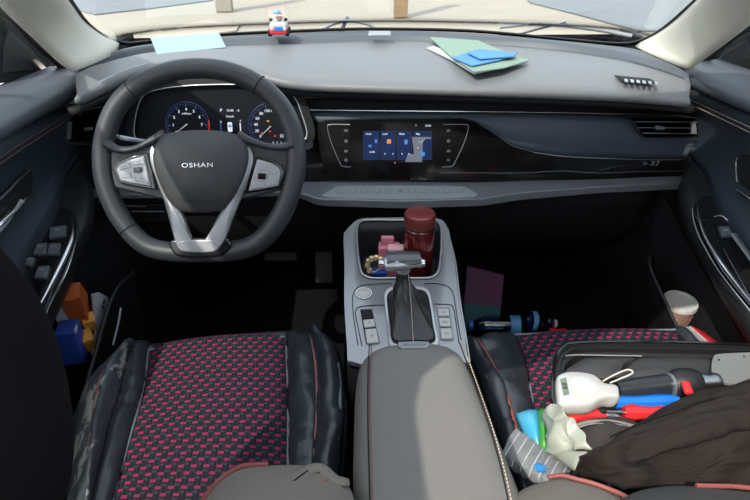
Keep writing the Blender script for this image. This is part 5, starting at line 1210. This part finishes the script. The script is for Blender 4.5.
# ================================================================ ON TOP OF THE DASHBOARD
zt = .801
bm = B(); c4 = [AZ(157, 55, .800), AZ(226, 47.5, .800), AZ(219, 33.5, .813), AZ(150.5, 38, .813)]
plate(bm, c4, (0, 0, .0012)); tag(obj('paper_sheet', bm, M['bluepaper'], smooth=False), 'pale blue paper sheet lying above the steering wheel against the windscreen', 'paper')
# booklets
bm = B(); plate(bm, [AZ(x, y, .783) for x, y in ((427, 49), (433, 47), (480, 62), (527, 63), (474, 74.5), (452, 61))], (0, 0, .003)); bk = tag(obj('white_booklet', bm, M['paper'], bev=.0005), 'white-edged booklet underneath the pale green one on the dashboard', 'booklet')
bm = B(); plate(bm, [AZ(x, y, .788) for x, y in ((429.5, 38), (478, 41.5), (503, 52), (529, 61.5), (503, 69), (474, 73), (452, 58.5))], (0, 0, .003)); gk = tag(obj('green_booklet', bm, M['green'], bev=.0006), 'pale green open booklet lying under the folded blue cloth', 'booklet')
fb = thing('folded_cloth', 'bright blue folded cloth lying on the pale green booklet', 'cloth', AZ(485, 60, .792))
bm = B(); plate(bm, [AZ(x, y, .7925) for x, y in ((452, 58.5), (468, 54), (514, 56.5), (500, 61), (472, 67))], (0, 0, .004)); obj('lower_fold', bm, M['bluecloth'], fb, bev=.0015)
bm = B(); q4 = [AZ(467, 53.5, .7995), AZ(478, 50.5, .800), AZ(517, 54.5, .797), AZ(514, 57.5, .797), AZ(480, 60, .7985)]; plate(bm, q4, (0, 0, .004)); obj('upper_fold', bm, M['bluecloth'], fb, bev=.0015)
# toy car
tq = AZ(279, 36.5, .801); ty = thing('toy_car', 'tiny red and white toy car with a rider, standing by the windscreen', 'toy', tq)
bm = B(); box(bm, tq+Vector((0, .02, .014)), (.046, .060, .018), bev=.006); tb_ = obj('car_body', bm, M['redp'], ty)
bm = B(); box(bm, tq+Vector((0, .02, .026)), (.044, .054, .014), bev=.006); obj('bonnet', bm, M['paper'], ty)
bm = B(); box(bm, tq+Vector((.003, -.010, .020)), (.022, .003, .009), bev=.001); obj('bumper_plate', bm, M['bluep'], ty)
for dx in (-.015, .017):
    bm = B(); lathe(bm, [(0, -.002), (.004, -.002), (.005, .001), (0, .004)], frame(tq+Vector((dx, -.010, .020)), (1, 0, 0), (0, 0, 1)), 14, False); obj('headlamp', bm, M['white'], ty)
for dx in (-.022, .022):
    for dy in (.0, .042):
        bm = B(); lathe(bm, [(0, -.005), (.008, -.005), (.009, 0), (.008, .005), (0, .005)], frame(tq+Vector((dx, dy, .009)), (0, 1, 0), (0, 0, 1)), 18, False); obj('wheel', bm, M['dark'], ty)
bm = B(); tube(bm, cr([tq+Vector((x, .008, z)) for x, z in ((-.019, .030), (-.016, .046), (0, .050), (.016, .046), (.019, .030))], 20), .0018, res=6); obj('windscreen_frame', bm, M['white'], ty)
bm = superell(tq+Vector((.002, .024, .045)), (.009, .008, .012), Matrix.Identity(3), 2.0, 16, 10); rd = obj('rider', bm, mat('rider_brown', (.35, .12, .07), .5, var=.3), ty)
bm = superell(tq+Vector((-.004, .022, .056)), (.009, .008, .006), Matrix.Identity(3), 2.0, 16, 10); obj('rider_cap', bm, mat('cap_blue', (.25, .45, .70), .5, var=.3), rd)
for dx in (-.018, .020):
    bm = superell(tq+Vector((dx, .006, .040)), (.005, .004, .004), Matrix.Identity(3), 2.0, 12, 8); obj('side_mirror', bm, M['dark'], ty)

# ================================================================ OUTSIDE
def wiper(pts, label):
    t = thing('windscreen_wiper', label, 'wiper', pts[0]); bm = B(); tube(bm, cr(pts, 30), .006, res=8); obj('wiper_blade', bm, M['numgrey'], t)
    bm = B(); tube(bm, [pts[0]+Vector((.05, .03, -.03)), cr(pts, 5)[2]+Vector((0, .0, .012))], .008, res=8, flat=.6); obj('wiper_arm', bm, M['numgrey'], t)
wiper([AY(322, 29, 1.80), AY(336, 22.5, 1.80), AY(350, 20.5, 1.80), AY(368, 24, 1.79), AY(374, 28, 1.79)], 'dark wiper end showing over the windscreen base near the toy car')
wiper([AY(500, 27, 1.76), AY(530, 24, 1.74), (AY(560, 25, 1.73)), AY(600, 30, 1.70), AY(632, 36, 1.66)], 'long grey wiper resting behind the booklets and windscreen base')
bp_ = AZ(401, 18, -.37); bm = B(); box(bm, bp_+Vector((0, .1, 1.2)), (.24, .16, 2.4), bev=.02)
tag(obj('wooden_post', bm, mat('brown_post', (.28, .18, .09), .8, bump=.5, bscale=40, var=.3, vscale=5)), 'brown wooden post standing in the pale yard ahead', 'post')
bp_ = AZ(224, 12, -.37); bm = B(); box(bm, bp_+Vector((0, .1, 1.2)), (.30, .2, 2.4), bev=.02)
tag(obj('concrete_post', bm, mat('grey_post', (.33, .29, .25), .9, bump=.5, bscale=40, var=.3, vscale=5)), 'pale grey brown post beyond the paper sheet', 'post')
# kick panels and sills close the footwell sides
for sg, nm in ((-1, 'trim_4'), (1, 'trim_5')):
    bm = B(); xs = .75*sg+(-.0 if sg < 0 else -.02)
    plate(bm, [Vector((xs, 1.24, 0)), Vector((xs, 1.75, 0)), Vector((xs, 1.75, .77)), Vector((xs, 1.24, .77))], (sg*.02, 0, 0)); tag(obj(nm, bm, M['dark'], smooth=False), kind='structure')
settle()
